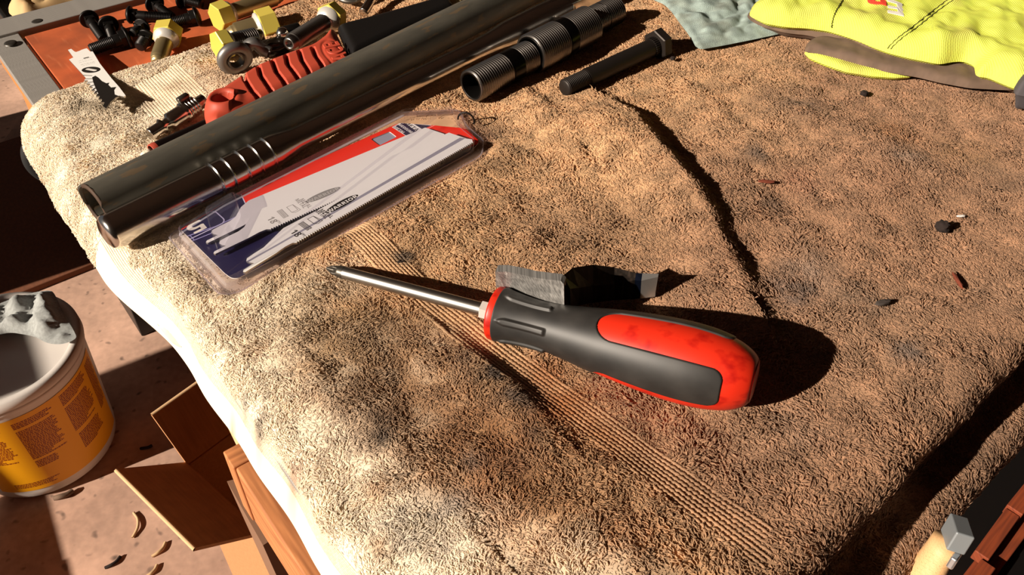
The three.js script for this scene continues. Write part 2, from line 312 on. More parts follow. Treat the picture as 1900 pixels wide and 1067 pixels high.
{
  const tw = thing('towel', 'thick cream and tan terry towel with rust and grease stains, folded over the workbench', 'towel', ST(.4, -.3, 0));
  const o = tw.position, NU = 430, NW = 380, U1 = .86, pos = [], col = [], index = [], c = [0, 0, 0];
  for (let j = 0; j <= NW; j++) for (let i = 0; i <= NU; i++) {
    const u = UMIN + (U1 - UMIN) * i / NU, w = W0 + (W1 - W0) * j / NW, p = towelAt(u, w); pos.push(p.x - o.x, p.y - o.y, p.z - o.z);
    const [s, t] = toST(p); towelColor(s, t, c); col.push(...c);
  }
  for (let j = 0; j < NW; j++) for (let i = 0; i < NU; i++) { const a = j * (NU + 1) + i, b = a + 1, d = a + NU + 1; index.push(a, d, b, b, d, d + 1); }
  const g = new THREE.BufferGeometry(); g.setAttribute('position', new THREE.Float32BufferAttribute(pos, 3)); g.setAttribute('color', new THREE.Float32BufferAttribute(col, 3)); g.setIndex(index); g.computeVertexNormals();
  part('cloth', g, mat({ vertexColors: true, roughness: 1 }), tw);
  // pile loops: one bent tuft, leaning with the nap
  const tuft = (bend, k) => {
    const L = 6, R = 5, P = [], I = [], rad = [.8, 1, 1, 1, .98, .78, 0];
    for (let i = 0; i <= L; i++) { const q = i / L, x = bend * q * q, y = q - .28 * bend * q * q * q, z = k * Math.sin(q * 5.2); for (let j = 0; j < R; j++) { const a = j / R * 6.2832; P.push(x + Math.cos(a) * .13 * rad[i], y, z + Math.sin(a) * .13 * rad[i]); } }
    for (let i = 0; i < L; i++) for (let j = 0; j < R; j++) { const a = i * R + j, b = i * R + (j + 1) % R; I.push(a, a + R, b, b, a + R, b + R); }
    const q = new THREE.BufferGeometry(); q.setAttribute('position', new THREE.Float32BufferAttribute(P, 3)); q.setIndex(I); q.computeVertexNormals(); return q;
  };
  const sets = [[tuft(.8, .16), [], []], [tuft(1.25, -.20), [], []]], weave = [[], []];
  const m4 = new THREE.Matrix4(), X = V3(), Y = V3(), Z = V3(), cell = .00074;
  for (let w = W0 + .001; w < W1; w += cell) for (let u = UMIN + .001; u < U1; u += cell) {
    const uu = u + rr(-.5, .5) * cell, ww = w + rr(-.5, .5) * cell;
    const p = towelAt(uu, ww); if (!inView(p)) continue;
    const [s, t] = toST(p), coarse = smooth(.10, .20, s); if (rnd() < .20 * coarse) continue;
    const hem = uu < edgeU(t) - .0155 - .003 * n2(t * 60, 3);
    if (inBand(s, t) || (t < -.5 && inside(backBand, s, t)) || (hem && ww > -.42 && ww < -.07)) continue;
    const e = .0006, N = towelAt(uu, ww + e).sub(p).cross(towelAt(uu + e, ww).sub(p)).normalize(); if (N.y < -.3) N.negate();
    const pk = inside(packOutline, s, t); if (pk && nearest(packOutline, s, t)[0] > .007) continue;
    const nap = n2(s * 21 + 8, t * 21) * 2.6 + n2(s * 70, t * 70) * 1.3 + n2(s * 240 + 4, t * 240) * 1.2 - 2.2 + rr(-.7, .7);
    const lean = (.62 + .42 * n2(s * 45 + 30, t * 45) + rr(-.2, .25)) * (pk ? 1.6 : 1);
    X.set(Math.cos(nap), 0, Math.sin(nap)); X.addScaledVector(N, -X.dot(N)).normalize();
    Y.copy(N).multiplyScalar(Math.cos(lean)).addScaledVector(X, Math.sin(lean)).normalize(); X.addScaledVector(Y, -X.dot(Y)).normalize(); Z.crossVectors(X, Y);
    const len = rr(.0023, .0034) * mix(.88, 1.04, coarse) * (pk ? .5 : 1) * (.85 + .3 * n2(s * 30, t * 30 + 60)), th = rr(.0019, .0026) * mix(.80, 1.1, coarse);
    m4.makeBasis(X.clone().multiplyScalar(th), Y.clone().multiplyScalar(len), Z.clone().multiplyScalar(th)); m4.setPosition(p.x - o.x - N.x * .0002, p.y - o.y - N.y * .0002, p.z - o.z - N.z * .0002);
    towelColor(s, t, c); const k = rr(.74, 1.22), S = sets[rnd() < .5 ? 0 : 1]; S[1].push(m4.clone()); S[2].push([c[0] * k, c[1] * k, c[2] * k]);
  }
  // woven bands and hem: rows of short flat stitches
  const stitch = (s, t, u, w, a, k) => {
    const p = towelAt(u, w); if (!inView(p)) return;
    const e = .0006, N = towelAt(u, w + e).sub(p).cross(towelAt(u + e, w).sub(p)).normalize(), dir = ST(Math.cos(a), Math.sin(a)).sub(ST(0, 0)).normalize();
    dir.addScaledVector(N, -dir.dot(N)).normalize(); const side = V3().crossVectors(dir, N);
    m4.makeBasis(dir.multiplyScalar(.00125 * k * rr(.9, 1.15)), N.clone().multiplyScalar(.0006 * k), side.multiplyScalar(.00062 * k)); m4.setPosition(p.x - o.x, p.y - o.y, p.z - o.z);
    const [ss, tt] = toST(p); towelColor(ss, tt, c); const q = rr(.88, 1.12); weave[0].push(m4.clone()); weave[1].push([c[0] * q, c[1] * q, c[2] * q]);
  };
  for (let t = -.335; t < -.079; t += .0022) { const l = crossAt(bandL, t), r = crossAt(bandR, t), n = 8; for (let i = 0; i <= n; i++) { const s = mix(l, r, i / n), tt = t + (i % 2) * .0011 + rr(-.0002, .0002); stitch(s, tt, s, tt, 1.15 + rr(-.3, .3), 1.38); stitch(s + .0009, tt + .0006, s + .0009, tt + .0006, .35, .85); } }
  for (let t = -.60; t < -.49; t += .0022) for (let s = .06, i = 0; s < .2; s += .0020, i++) { if (inside(backBand, s, t)) stitch(s, t, s, t + (i % 2) * .001, .8, 1.15); }
  for (let w = -.42; w < -.075; w += .0014) for (let k = 0; k < 9; k++) { const u = edgeU(w) - .0145 - k * .0013; stitch(0, 0, u, w + (k % 2) * .0007, 1.57, .72); }
  const pileMat = phys({ color: 0xffffff, roughness: .8, transmission: .34, thickness: 0, specularIntensity: .7 });
  const inst = (name, geo, ms, cs) => { const q = new THREE.InstancedMesh(geo, pileMat, ms.length); ms.forEach((x, i) => { q.setMatrixAt(i, x); q.setColorAt(i, new THREE.Color(cs[i][0], cs[i][1], cs[i][2])); }); q.name = name; q.castShadow = q.receiveShadow = true; tw.add(q); tag(q, null, null, null, 'stuff'); };
  inst('pile', sets[0][0], sets[0][1], sets[0][2]); inst('pile', sets[1][0], sets[1][1], sets[1][2]);
  inst('woven_band', new THREE.SphereGeometry(1, 7, 5), weave[0], weave[1]);
  const ul = roundPoly(trace([[141, 438], [158, 430], [215, 462], [300, 560], [345, 650], [318, 636], [262, 562], [206, 496], [150, 459]], -.016), .004, 3), cr = mat({ color: C('#efe3cb'), roughness: 1 });
  tag(wpart('under_layer', puff(ul, .002, (d, x, z) => TOP - .016 + .003 * smooth(0, .006, d) + n2(x * 60, z * 60) * .0008, (d) => TOP - .016 - .003 * smooth(0, .006, d)), cr, tw), 'cream under layer of the corner'); wpart('care_tag', puff(trace([[195, 476], [207, 481], [203, 506], [197, 501]], -.024), .001, (d) => TOP - .0236, (d) => TOP - .0244), mat({ color: C('#d8cfa4'), roughness: .9 }), tw);
  console.log('pile', sets[0][1].length + sets[1][1].length, 'stitches', weave[0].length);
}

// ───────── screwdriver ─────────
{
  const A = at(917, 580, .0240), E = at(1400, 708, .0300), L = A.distanceTo(E);
  const t = thing('screwdriver', 'red and black handled cross-point screwdriver lying on the towel', 'screwdriver'); aim(t, A, E);
  const R = [[0, .0112], [.004, .0123], [.022, .0123], [.03, .0121], [.06, .0113], [.12, .0104], [.19, .0101], [.27, .0109], [.38, .0129], [.50, .0151], [.62, .0166], [.72, .0173], [.80, .0172], [.87, .0163], [.93, .0146], [.97, .0123], [.992, .0102], [1, .0084]];
  const curve = new THREE.CatmullRomCurve3(R.map(([d, r]) => V3(d * L, r, 0)), false, 'centripetal').getSpacedPoints(160);
  const rad = (d) => { for (let i = 1; i < curve.length; i++) if (curve[i].x >= d) { const a = curve[i - 1], b = curve[i]; return mix(a.y, b.y, (d - a.x) / (b.x - a.x + 1e-9)); } return .009; };
  part('handle_core', lathe([[0, .004], [0, .0112], ...curve.map((p) => [p.x, p.y]), [L, .0092], [L + .0006, .006], [L + .0006, 0]], 64), M.gripRed, t);
  // rubber overmould: bands of red show where it dips under the core
  const NX = 260, NA = 256, pos = [], uv = [], idx = [];
  const sdRed = (d, a) => { // > 0 where red shows
    const k = ((a / 6.28318) * 3) % 1, w = (k - .5) * 2.0944 * .0168, hw = .0082, d0 = .43 * L + hw, dd = Math.max(d0 - d, 0), strip = hw - Math.hypot(w, dd), tail = d - .905 * L;
    const m = .0050, q = Math.max(0, m + strip), z = Math.max(0, m + tail); return Math.max(Math.min(Math.max(strip, tail), 0) , -1) + Math.max(Math.max(strip, tail), 0) + (strip > -m && tail > -m ? Math.hypot(q, z) - m - Math.max(strip, tail) : 0);
  };
  for (let i = 0; i <= NX; i++) for (let j = 0; j <= NA; j++) {
    const d = .0032 + (L * .975 - .0032) * i / NX, a = j / NA * 6.28318, r0 = rad(d);
    let h = .0006 - .0014 * smooth(-.0004, .0004, sdRed(d, a)); if (i === 0 || i === NX) h = -.001;
    const kr = ((a / 6.28318) * 6 + .72) % 1 - .5, wr = kr * 1.047 * .0108, rib = smooth(.0019, .0008, Math.abs(wr) + .0012 * smooth(.010, .004, d)) * smooth(.0045, .008, d) * smooth(.029, .0275, d); h += rib * .0011;
    const r = r0 + h; pos.push(d, Math.cos(a) * r, Math.sin(a) * r); uv.push(d * 9, j / NA);
  }
  for (let i = 0; i < NX; i++) for (let j = 0; j < NA; j++) { const a = i * (NA + 1) + j, b = a + 1, c = a + NA + 1; idx.push(a, b, c, b, c + 1, c); }
  const g = new THREE.BufferGeometry(); g.setAttribute('position', new THREE.Float32BufferAttribute(pos, 3)); g.setAttribute('uv', new THREE.Float32BufferAttribute(uv, 2)); g.setIndex(idx); g.computeVertexNormals();
  const grip = part('rubber_grip', g, M.gripBlack, t); grip.rotation.x = -.855;
  tag(grip, 'black rubber grip with red bands'); 
  part('collar', hexPrism(-.0062, .001, .0044, .06).rotateX(.25), M.hexBright, t);
  const T = at(622, 495, .0155), SL = A.distanceTo(T);
  part('shaft', lathe([[-SL + .0095, .0024], [-SL + .0100, .0032], [-.004, .0033], [-.004, 0]], 40), M.steel, t);
  // cross-point tip
  const tip = [], ti = [], nr = 24, na = 64;
  for (let i = 0; i <= nr; i++) { const q = i / nr, d = -SL + .0102 * q, r0 = q < .42 ? mix(.0007, .0027, q / .42) : mix(.0027, .0033, (q - .42) / .58), fl = .74 * smooth(.72, .42, q); for (let j = 0; j <= na; j++) { const a = j / na * 6.28318, w = Math.abs(((a / 1.5708 + .5) % 1) - .5) * 2, r = r0 * (1 - fl * smooth(.30, .62, w)); tip.push(d, Math.cos(a) * r, Math.sin(a) * r); } }
  for (let i = 0; i < nr; i++) for (let j = 0; j < na; j++) { const a = i * (na + 1) + j, b = a + 1, c = a + na + 1; ti.push(a, b, c, b, c + 1, c); }
  const tg = new THREE.BufferGeometry(); tg.setAttribute('position', new THREE.Float32BufferAttribute(tip, 3)); tg.setIndex(ti); tg.computeVertexNormals();
  part('tip', tg, M.steelDark, t);
}

// ───────── cut steel scrap ─────────
function loft(sections, capA = true, capB = true) {
  const P = [], I = [], n = sections[0].length; sections.forEach((s) => s.forEach((p) => P.push(p.x, p.y, p.z)));
  for (let i = 0; i < sections.length - 1; i++) for (let j = 0; j < n; j++) { const a = i * n + j, b = i * n + (j + 1) % n; I.push(a, b, a + n, b, b + n, a + n); }
  const cap = (o, f) => { for (let j = 1; j < n - 1; j++) f ? I.push(o, o + j + 1, o + j) : I.push(o, o + j, o + j + 1); };
  if (capA) cap(0, true); if (capB) cap((sections.length - 1) * n, false);
  let g = new THREE.BufferGeometry(); g.setAttribute('position', new THREE.Float32BufferAttribute(P, 3)); g.setIndex(I); g = g.toNonIndexed(); g.computeVertexNormals(); g.setAttribute('uv', new THREE.Float32BufferAttribute(new Float32Array(g.attributes.position.count * 2), 2)); return g;
}
{
  const t = thing('steel_scrap', 'torch-cut steel offcut with bright sawn face, leaning on the screwdriver handle', 'scrap', at(1060, 560, .012));
  const cutTex = dataTex(256, 128, (x, y) => { const s = fbm(x * 40 + y * 12, y * 7, 3) * .22, k = .60 + s + fbm(x * 3, y * 3, 3) * .1; return [k, k * .985, k * .96]; });
  const cut = mat({ map: cutTex, metalness: .55, roughness: .45 }), bodyM = mat({ map: dataTex(256, 128, (x, y) => { const k = .13 + Math.max(0, fbm(x * 20, y * 5, 4)) * .16; return [k * 1.15, k * .95, k * .8]; }), metalness: .6, roughness: .5 }), blued = mat({ color: C('#1c2438'), metalness: .8, roughness: .35 });
  const f = [[919, 504, 0.0425, 533, 0.029], [938, 504, 0.0432, 537, 0.03], [960, 508, 0.0438, 543, 0.0308], [990, 515, 0.0444, 552, 0.0318], [1020, 519, 0.0448, 561, 0.0326], [1040, 521, 0.045, 567, 0.0332], [1046, 527, 0.044, 570, 0.033]];
  const back = V3(.0012, .0002, -.0042);
  const secs = f.map(([u, v, y, vb, yb]) => { const a = at(u, v, y), b = at(u + 1, vb, yb); return [b, a, a.clone().add(back), b.clone().add(back)]; });
  const face = loft(secs); { const p = face.attributes.position, uv = face.attributes.uv; for (let i = 0; i < p.count; i++) uv.setXY(i, p.getX(i) * 22, p.getY(i) * 40); }
  tag(wpart('cut_face', face, cut, t), 'bright grey sawn face');
  const q = (nb, nt, ft, yfb) => { const b = at(...ft); return [at(...nb), at(...nt), b, V3(b.x, TOP + yfb, b.z)]; };
  const mid = [q([1049, 572, .0320], [1045, 527, .0432], [985, 513, .0428], .036), q([1058, 573, .0300], [1058, 536, .0400], [1045, 511, .0425], .022), q([1074, 567, .0240], [1074, 534, .0350], [1062, 497, .0415], .016), q([1100, 562, .0180], [1100, 530, .0290], [1100, 491, .0365], .013), q([1140, 557, .0135], [1140, 527, .0245], [1140, 496, .0305], .013), q([1176, 555, .0130], [1178, 520, .0255], [1180, 507, .0285], .013)];
  const bg = loft(mid); { const p = bg.attributes.position, uv = bg.attributes.uv; for (let i = 0; i < p.count; i++) uv.setXY(i, p.getX(i) * 14, p.getZ(i) * 40); }
  tag(wpart('scaled_body', bg, bodyM, t), 'dark scaled body');
  const s5 = q([1188, 554, .0128], [1190, 521, .0255], [1192, 507, .0285], .0126), s6 = q([1215, 548, .0135], [1221, 514, .0260], [1222, 508, .0275], .0126);
  tag(wpart('heat_tint', loft([mid[5], s5]), blued, t), 'blue heat-tinted band'); tag(wpart('cut_end', loft([s5, s6]), mat({ color: C('#b9b6b2'), metalness: .75, roughness: .4 }), t), 'bright rough cut end');
}

// ───────── blade pack in a clear shell ─────────
{
  const O = at(430, 545, .0115), far = at(893, 288, .0115), ang = Math.atan2(-(far.z - O.z), far.x - O.x);
  const t = thing('blade_pack', 'clear plastic shell pack of white saw blades with red and navy card', 'blade pack', O, ang);
  const ca = Math.cos(ang), sa = Math.sin(ang), loc = (u, v, y) => { const p = at(u, v, y).sub(O), x = p.x, f = -p.z; return V2(x * ca + f * sa, -x * sa + f * ca); };
  const L2 = (list, y) => list.map(([u, v]) => loc(u, v, y));
  const flat = (name, pts, y, th, m, parent = t, bev = 0, holes = []) => { const s = shapeOf(pts); holes.forEach((h) => s.holes.push(new THREE.Path(h))); const o = part(name, slab(s, th, bev), m, parent); o.position.y = y; return o; };
  // printed card
  const cardPts = L2([[333, 424], [442, 362], [740, 228], [800, 232], [862, 238], [890, 262], [872, 283], [500, 485], [442, 516], [430, 516], [418, 508]], .013);
  let cx0 = 1e9, cx1 = -1e9, cy0 = 1e9, cy1 = -1e9; cardPts.forEach((p) => { cx0 = Math.min(cx0, p.x); cx1 = Math.max(cx1, p.x); cy0 = Math.min(cy0, p.y); cy1 = Math.max(cy1, p.y); });
  const CW = cx1 - cx0, CH = cy1 - cy0, PXM = 2048 / CW, cardTex = canvasTex(2048, Math.round(CH * PXM), (c, w, h) => {
    const P = (u, v) => { const q = loc(u, v, .013); return [(q.x - cx0) * PXM, h - (q.y - cy0) * PXM]; };
    const poly = (l, col) => { c.fillStyle = col; c.beginPath(); l.forEach(([u, v], i) => { const [x, y] = P(u, v); i ? c.lineTo(x, y) : c.moveTo(x, y); }); c.closePath(); c.fill(); };
    const line = (l, col, wd) => { c.strokeStyle = col; c.lineWidth = wd; c.beginPath(); l.forEach(([u, v], i) => { const [x, y] = P(u, v); i ? c.lineTo(x, y) : c.moveTo(x, y); }); c.stroke(); };
    const text = (s, u, v, u2, v2, size, col, stretch = 1) => { const [x, y] = P(u, v), [x2, y2] = P(u2, v2); c.save(); c.translate(x, y); c.rotate(Math.atan2(y2 - y, x2 - x)); c.scale(stretch, 1); c.font = 'bold ' + size + 'px sans-serif'; c.fillStyle = col; c.textAlign = 'center'; c.textBaseline = 'middle'; c.fillText(s, 0, 0); c.restore(); };
    c.fillStyle = '#f02c14'; c.fillRect(0, 0, w, h);
    poly([[300, 450], [447, 358], [460, 392], [478, 410], [510, 480], [420, 540], [380, 540]], '#1b1740');
    poly([[380, 430], [560, 400], [900, 262], [870, 300], [430, 540]], '#1b1740');
    poly([[447, 358], [462, 392], [880, 215], [850, 205]], '#f02c14'); poly([[560, 400], [470, 420], [462, 390], [860, 215], [900, 262]], '#f02c14');
    line([[446, 358], [464, 396]], '#d9d4e8', 7); line([[345, 439], [400, 420], [458, 393]], '#9d97c8', 9); line([[352, 449], [404, 428], [458, 397]], '#9d97c8', 7); line([[352, 436], [360, 445]], '#9d97c8', 6);
    // "5" in a rounded frame, upside down from here
    const [bx, by] = P(364, 421), [bx2, by2] = P(400, 404), br = Math.atan2(by2 - by, bx2 - bx); c.save(); c.translate(bx, by); c.rotate(br); c.strokeStyle = '#c9c4dc'; c.lineWidth = 8; c.beginPath(); c.roundRect(-165, -82, 330, 164, 44); c.stroke(); c.restore();
    text('5', 364, 421, 328, 439, 150, '#e8e0d0', 1.5);
    for (let i = 0; i < 26; i++) { const q = i / 26; line([[337 + q * 102, 420 - q * 57], [341 + q * 102, 416 - q * 57]], i % 3 ? '#c9b48e' : '#5a4a50', 14); }
    // metal badge
    poly([[727, 236], [742, 228], [772, 229], [802, 232], [756, 254]], '#f4efe8'); poly([[729, 236], [744, 229], [752, 229], [775, 245], [756, 253]], '#27213f'); poly([[768, 230], [800, 233], [784, 240]], '#27213f');
    text('METAL', 766, 236, 782, 246, 46, '#211a24', 1.2); text('MEDIUM', 752, 238, 764, 246, 34, '#f3eee6', 1.1); text('METAL', 741, 241, 753, 249, 34, '#f3eee6', 1.1);
    line([[740, 262], [790, 240], [850, 212]], '#f7d8cf', 4);
  });
  cardTex.repeat.set(1 / CW, 1 / CH); cardTex.offset.set(-cx0 / CW, -cy0 / CH);
  const cardM = [mat({ map: cardTex, roughness: .55 }), mat({ color: C('#d8d2c8') })];
  const hang = roundPoly(L2([[688, 258], [723, 244], [736, 254], [704, 270]], .013), .0012);
  flat('printed_card', roundPoly(cardPts, .003), .0010, .0005, cardM, t, 0, [hang]);
  const wn = hang.map((p) => p.clone()); flat('window_plate', wn, .0006, .0004, mat({ color: C('#9a9dab'), roughness: .3 }));
  // blades
  const bladeGeo = (Ln, W, pitch, tang) => {
    const p = [V2(-.0230, 0), V2(-.0236, .0010), V2(-.0226, .0021), V2(-.0162, .0025), V2(-.0176, .0048), V2(-.0180, .0066), V2(-.0166, .0082), V2(-.012, .0088), V2(-.006, .0092), V2(-.002, .0106), V2(.004, W * .86), V2(.010, W)];
    p.push(V2(Ln * .965, W - .003), V2(Ln, .0030), V2(Ln - .002, 0)); const n = Math.round((Ln - .008) / pitch);
    for (let i = 0; i < n; i++) { const x = Ln - .002 - (Ln - .010) * (i + .25) / n; p.push(V2(x, -.00005), V2(x - pitch * .25, .00085), V2(x - pitch * .6, .00085), V2(x - pitch * .74, 0)); }
    p.push(V2(.006, .0016), V2(.002, .0018), V2(-.004, .0010));
    const s = shapeOf(p), h = new THREE.Path(); h.absarc(-.0148, .0058, .0012, 0, 6.283, true); s.holes.push(h); return slab(s, .0011);
  };
  const bladeTex = (bright) => canvasTex(1536, 192, (c, w, h) => { // x along 0..0.16 m, y across 0..0.02 m
    c.fillStyle = '#eeebe6'; c.fillRect(0, 0, w, h); if (bright < .2) return; const k = w / .16, Y = (y) => h - y * k; if (bright === 1) { c.fillStyle = '#96939f'; c.beginPath(); c.moveTo(0, Y(.0052)); c.lineTo(w, Y(.0070)); c.lineTo(w, Y(.0102)); c.lineTo(0, Y(.0064)); c.fill(); } c.globalAlpha = bright; const rot = (s, x, y, sz, col, a, st = 1, f = 'bold') => { c.save(); c.translate(x * k, Y(y)); c.rotate(a); c.scale(st, 1); c.font = f + ' ' + sz + 'px sans-serif'; c.fillStyle = col; c.textAlign = 'center'; c.textBaseline = 'middle'; c.fillText(s, 0, 0); c.restore(); };
    c.fillStyle = '#15110f'; c.beginPath(); c.ellipse(.0440 * k, Y(.0092), .0108 * k, .0026 * k, 0, 0, 6.283); c.fill(); rot('WARRIOR', .0440, .0091, 34, '#f4f0e8', 0, 1.22);
    rot('18', .0120, .0066, 52, '#1a1513', Math.PI / 2, 1); rot('TPI', .0140, .0030, 20, '#1a1513', Math.PI / 2, 1);
    c.strokeStyle = '#2a2421'; c.lineWidth = 3; for (const x of [.0175, .0192]) { c.strokeRect(x * k, Y(.0118), .0011 * k, .0075 * k); for (let y = .005; y < .0115; y += .0009) { c.fillStyle = '#2a2421'; c.fillRect(x * k + 3, Y(y), .0008 * k, 4); } }
    c.strokeRect(.0232 * k, Y(.0118), .0036 * k, .0058 * k); c.beginPath(); c.moveTo(.0232 * k, Y(.0060)); c.lineTo(.0248 * k, Y(.0048)); c.lineTo(.0280 * k, Y(.0052)); c.lineTo(.0268 * k, Y(.0118)); c.stroke();
    rot('METAL', .0330, .0085, 30, '#2a2421', Math.PI / 2, 1); rot('METAL', .0308, .0100, 30, '#2a2421', Math.PI / 2, 1);
    for (let i = 0; i < 300; i++) { c.fillStyle = `rgba(110,104,98,${.03 + rnd() * .06})`; c.fillRect(rnd() * w, rnd() * h, 4 + rnd() * 60, 1.5); }
  });
  const bladeMs = [1, .45, 0].map((b) => { const bt = bladeTex(b); bt.repeat.set(1 / .16, 1 / .02); return [mat({ map: bt, roughness: .38, metalness: .05 }), M.steel]; });
  const bladeAt = (u1, v1, u2, v2, y, W, pitch, name, bladeM) => { const a = loc(u1, v1, y), b = loc(u2, v2, y), d = b.clone().sub(a), Ln = d.length() + .006; const o = thing('saw_blade', name, 'saw blade', V3(0, 0, 0), 0, 'blades in the clear pack'); const w = V3(O.x + a.x * ca - a.y * sa, TOP + y, O.z - (a.x * sa + a.y * ca)); o.position.copy(w); o.rotation.y = ang + Math.atan2(d.y, d.x); part('blade_body', bladeGeo(Ln, W, pitch), bladeM, o); return o; };
  bladeAt(528, 467, 869, 273, .0165, .0148, .0014, 'white saw blade nearest in the clear pack, its toothed edge facing the screwdriver', bladeMs[0]);
  bladeAt(478, 440, 860, 272, .0152, .0190, .0014, 'middle white saw blade in the clear pack, partly under the nearest one', bladeMs[1]);
  bladeAt(462, 420, 815, 262, .0139, .0190, .0014, 'white saw blade lowest in the clear pack, beside the red stripe', bladeMs[2]);
  // clear shell: flange, wall and raised lid in one skin
  const outer = roundPoly(L2([[311, 440], [404, 382], [744, 210], [852, 205], [866, 236], [898, 262], [894, 290], [442, 545], [408, 550]], .0115), .004, 6);
  const cen = V2(); outer.forEach((p) => cen.add(p)); cen.divideScalar(outer.length);
  const inset = (k) => outer.map((p, i) => { const a = outer[(i + outer.length - 1) % outer.length], b = outer[(i + 1) % outer.length], d = V2(b.x - a.x, b.y - a.y).normalize(); return V2(p.x - d.y * -k * orient, p.y + d.x * -k * orient); });
  let area = 0; outer.forEach((p, i) => { const q = outer[(i + 1) % outer.length]; area += p.x * q.y - q.x * p.y; }); const orient = area > 0 ? -1 : 1;
  const rings = [[0, .0006], [.0050, .0009], [.0058, .0030], [.0064, .0068], [.0074, .0075]];
  const n = outer.length, skin = (rs, cap) => { const P = [], I = []; rs.forEach(([k, y]) => inset(k).forEach((p) => P.push(p.x, y + n2(p.x * 60, p.y * 60) * .0002, -p.y))); for (let r = 0; r < rs.length - 1; r++) for (let i = 0; i < n; i++) { const a = r * n + i, b = r * n + (i + 1) % n; I.push(a, b, a + n, b, b + n, a + n); } if (cap) THREE.ShapeUtils.triangulateShape(inset(rs[rs.length - 1][0]), []).forEach(([a, b, c]) => I.push((rs.length - 1) * n + a, (rs.length - 1) * n + b, (rs.length - 1) * n + c)); const g = new THREE.BufferGeometry(); g.setAttribute('position', new THREE.Float32BufferAttribute(P, 3)); g.setIndex(I); const h = g.toNonIndexed(); h.computeVertexNormals(); return h; };
  tag(part('flange', skin(rings.slice(0, 3), false), M.haze, t), 'scuffed clear rim'); tag(part('clear_lid', skin(rings.slice(2), true), M.clear, t), 'clear raised lid');
  const rimLine = new THREE.TubeGeometry(new THREE.CatmullRomCurve3(outer.map((p) => V3(p.x, .0007, -p.y)), true, 'catmullrom', 0), 200, .00035, 5); part('rim_edge', rimLine, M.haze, t);
  // moulded pocket round the blade tangs
  const pk = roundPoly(L2([[384, 405], [440, 372], [448, 400], [412, 470], [405, 472]], .015), .003, 5), PP = [], II = []; [[1, .0012], [.97, .0105], [.9, .0114]].forEach(([k, y]) => { const m = V2(); pk.forEach((p) => m.add(p)); m.divideScalar(pk.length); pk.forEach((p) => PP.push(mix(m.x, p.x, k), y, -mix(m.y, p.y, k))); });
  const m_ = pk.length; for (let r = 0; r < 2; r++) for (let i = 0; i < m_; i++) { const a = r * m_ + i, b = r * m_ + (i + 1) % m_; II.push(a, b, a + m_, b, b + m_, a + m_); } THREE.ShapeUtils.triangulateShape(pk, []).forEach(([a, b, c]) => II.push(2 * m_ + a, 2 * m_ + b, 2 * m_ + c));
  const pg = new THREE.BufferGeometry(); pg.setAttribute('position', new THREE.Float32BufferAttribute(PP, 3)); pg.setIndex(II); const pg2 = pg.toNonIndexed(); pg2.computeVertexNormals(); part('tang_pocket', pg2, M.clear, t);
}

// ───────── long bars ─────────
{
  const A = at(191, 437, .0205), B = at(1052, 11, .0205), L = A.distanceTo(B), D = (u, v) => at(u, v, .0205).distanceTo(A);
  const t = thing('breaker_bar', 'chrome breaker bar with ringed handle beside the dark tube', 'breaker bar'); aim(t, A, B);
  const h1 = D(497, 285), g = [D(398, 335), D(420, 324), D(446, 311), D(470, 299), D(494, 287)], prof = [[0, 0], [.0003, .0050], [.0012, .0078], [.0026, .0092], [.0046, .0098]];
  for (const d of g) prof.push([d - .0013, .0098], [d - .0009, .0093], [d - .0003, .0093], [d + .0003, .0103], [d + .0007, .0103], [d + .0012, .0098]);
  prof.push([h1 + .003, .0098], [h1 + .010, .0088], [h1 + .018, .0074], [h1 + .024, .0070], [D(880, 97), .0070], [D(915, 80), .0078], [D(940, 67), .0096], [D(1000, 37), .0100], [L - .004, .0098], [L, .0085], [L, 0]);
  part('bar', lathe(prof.slice(0, 5).concat([[g[0] - .0012, .0098]], prof.slice(5)), 56), M.chrome, t);
  const dark = mat({ color: C('#575049'), metalness: 1, roughness: .3 });
  const hd = part('head', boxAt(.060, .0150, .0165, .003).translate(L + .012, 0, 0), M.chrome, t); part('pivot_pin', lathe([[-.009, 0], [-.009, .0034], [.009, .0034], [.009, 0]], 24).rotateY(Math.PI / 2).translate(L - .006, 0, 0), dark, t);
  const txt = new TextGeometry('USA', { font, size: .0042, depth: .0003, curveSegments: 3 }); txt.computeBoundingBox(); txt.rotateX(-Math.PI / 2); txt.translate(D(950, 62), .0098, .001);
}
{
  const A = at(176, 381, .0235), B = at(900, 18, .0235), L = A.distanceTo(B) + .10, r = .0125;
  const t = thing('steel_tube', 'long dull dark grey steel tube with a ragged cut end', 'tube'); aim(t, A, B);
  const g = lathe([[L, r - .0022], [.0, r - .0022], [0, r], [L, r], [L, r - .0022]], 64), p = g.attributes.position, uv = g.attributes.uv;
  for (let i = 0; i < p.count; i++) { if (p.getX(i) < .001) { const a = Math.atan2(p.getZ(i), p.getY(i)); p.setX(i, Math.sin(a * 2 + 1) * .0012 + n2(a * 2, 3) * .0006); } uv.setXY(i, p.getX(i) * 3, Math.atan2(p.getZ(i), p.getY(i)) / 6.283); }
  g.computeVertexNormals(); part('tube_wall', g, M.tubeGrey, t);
  part('cut_lip', lathe([[.0004, r - .0023], [-.0006, r - .0021], [-.0006, r - .0004], [.0004, r - .0001]], 48), mat({ color: C('#4a382c'), metalness: .4, roughness: .7 }), t);
}

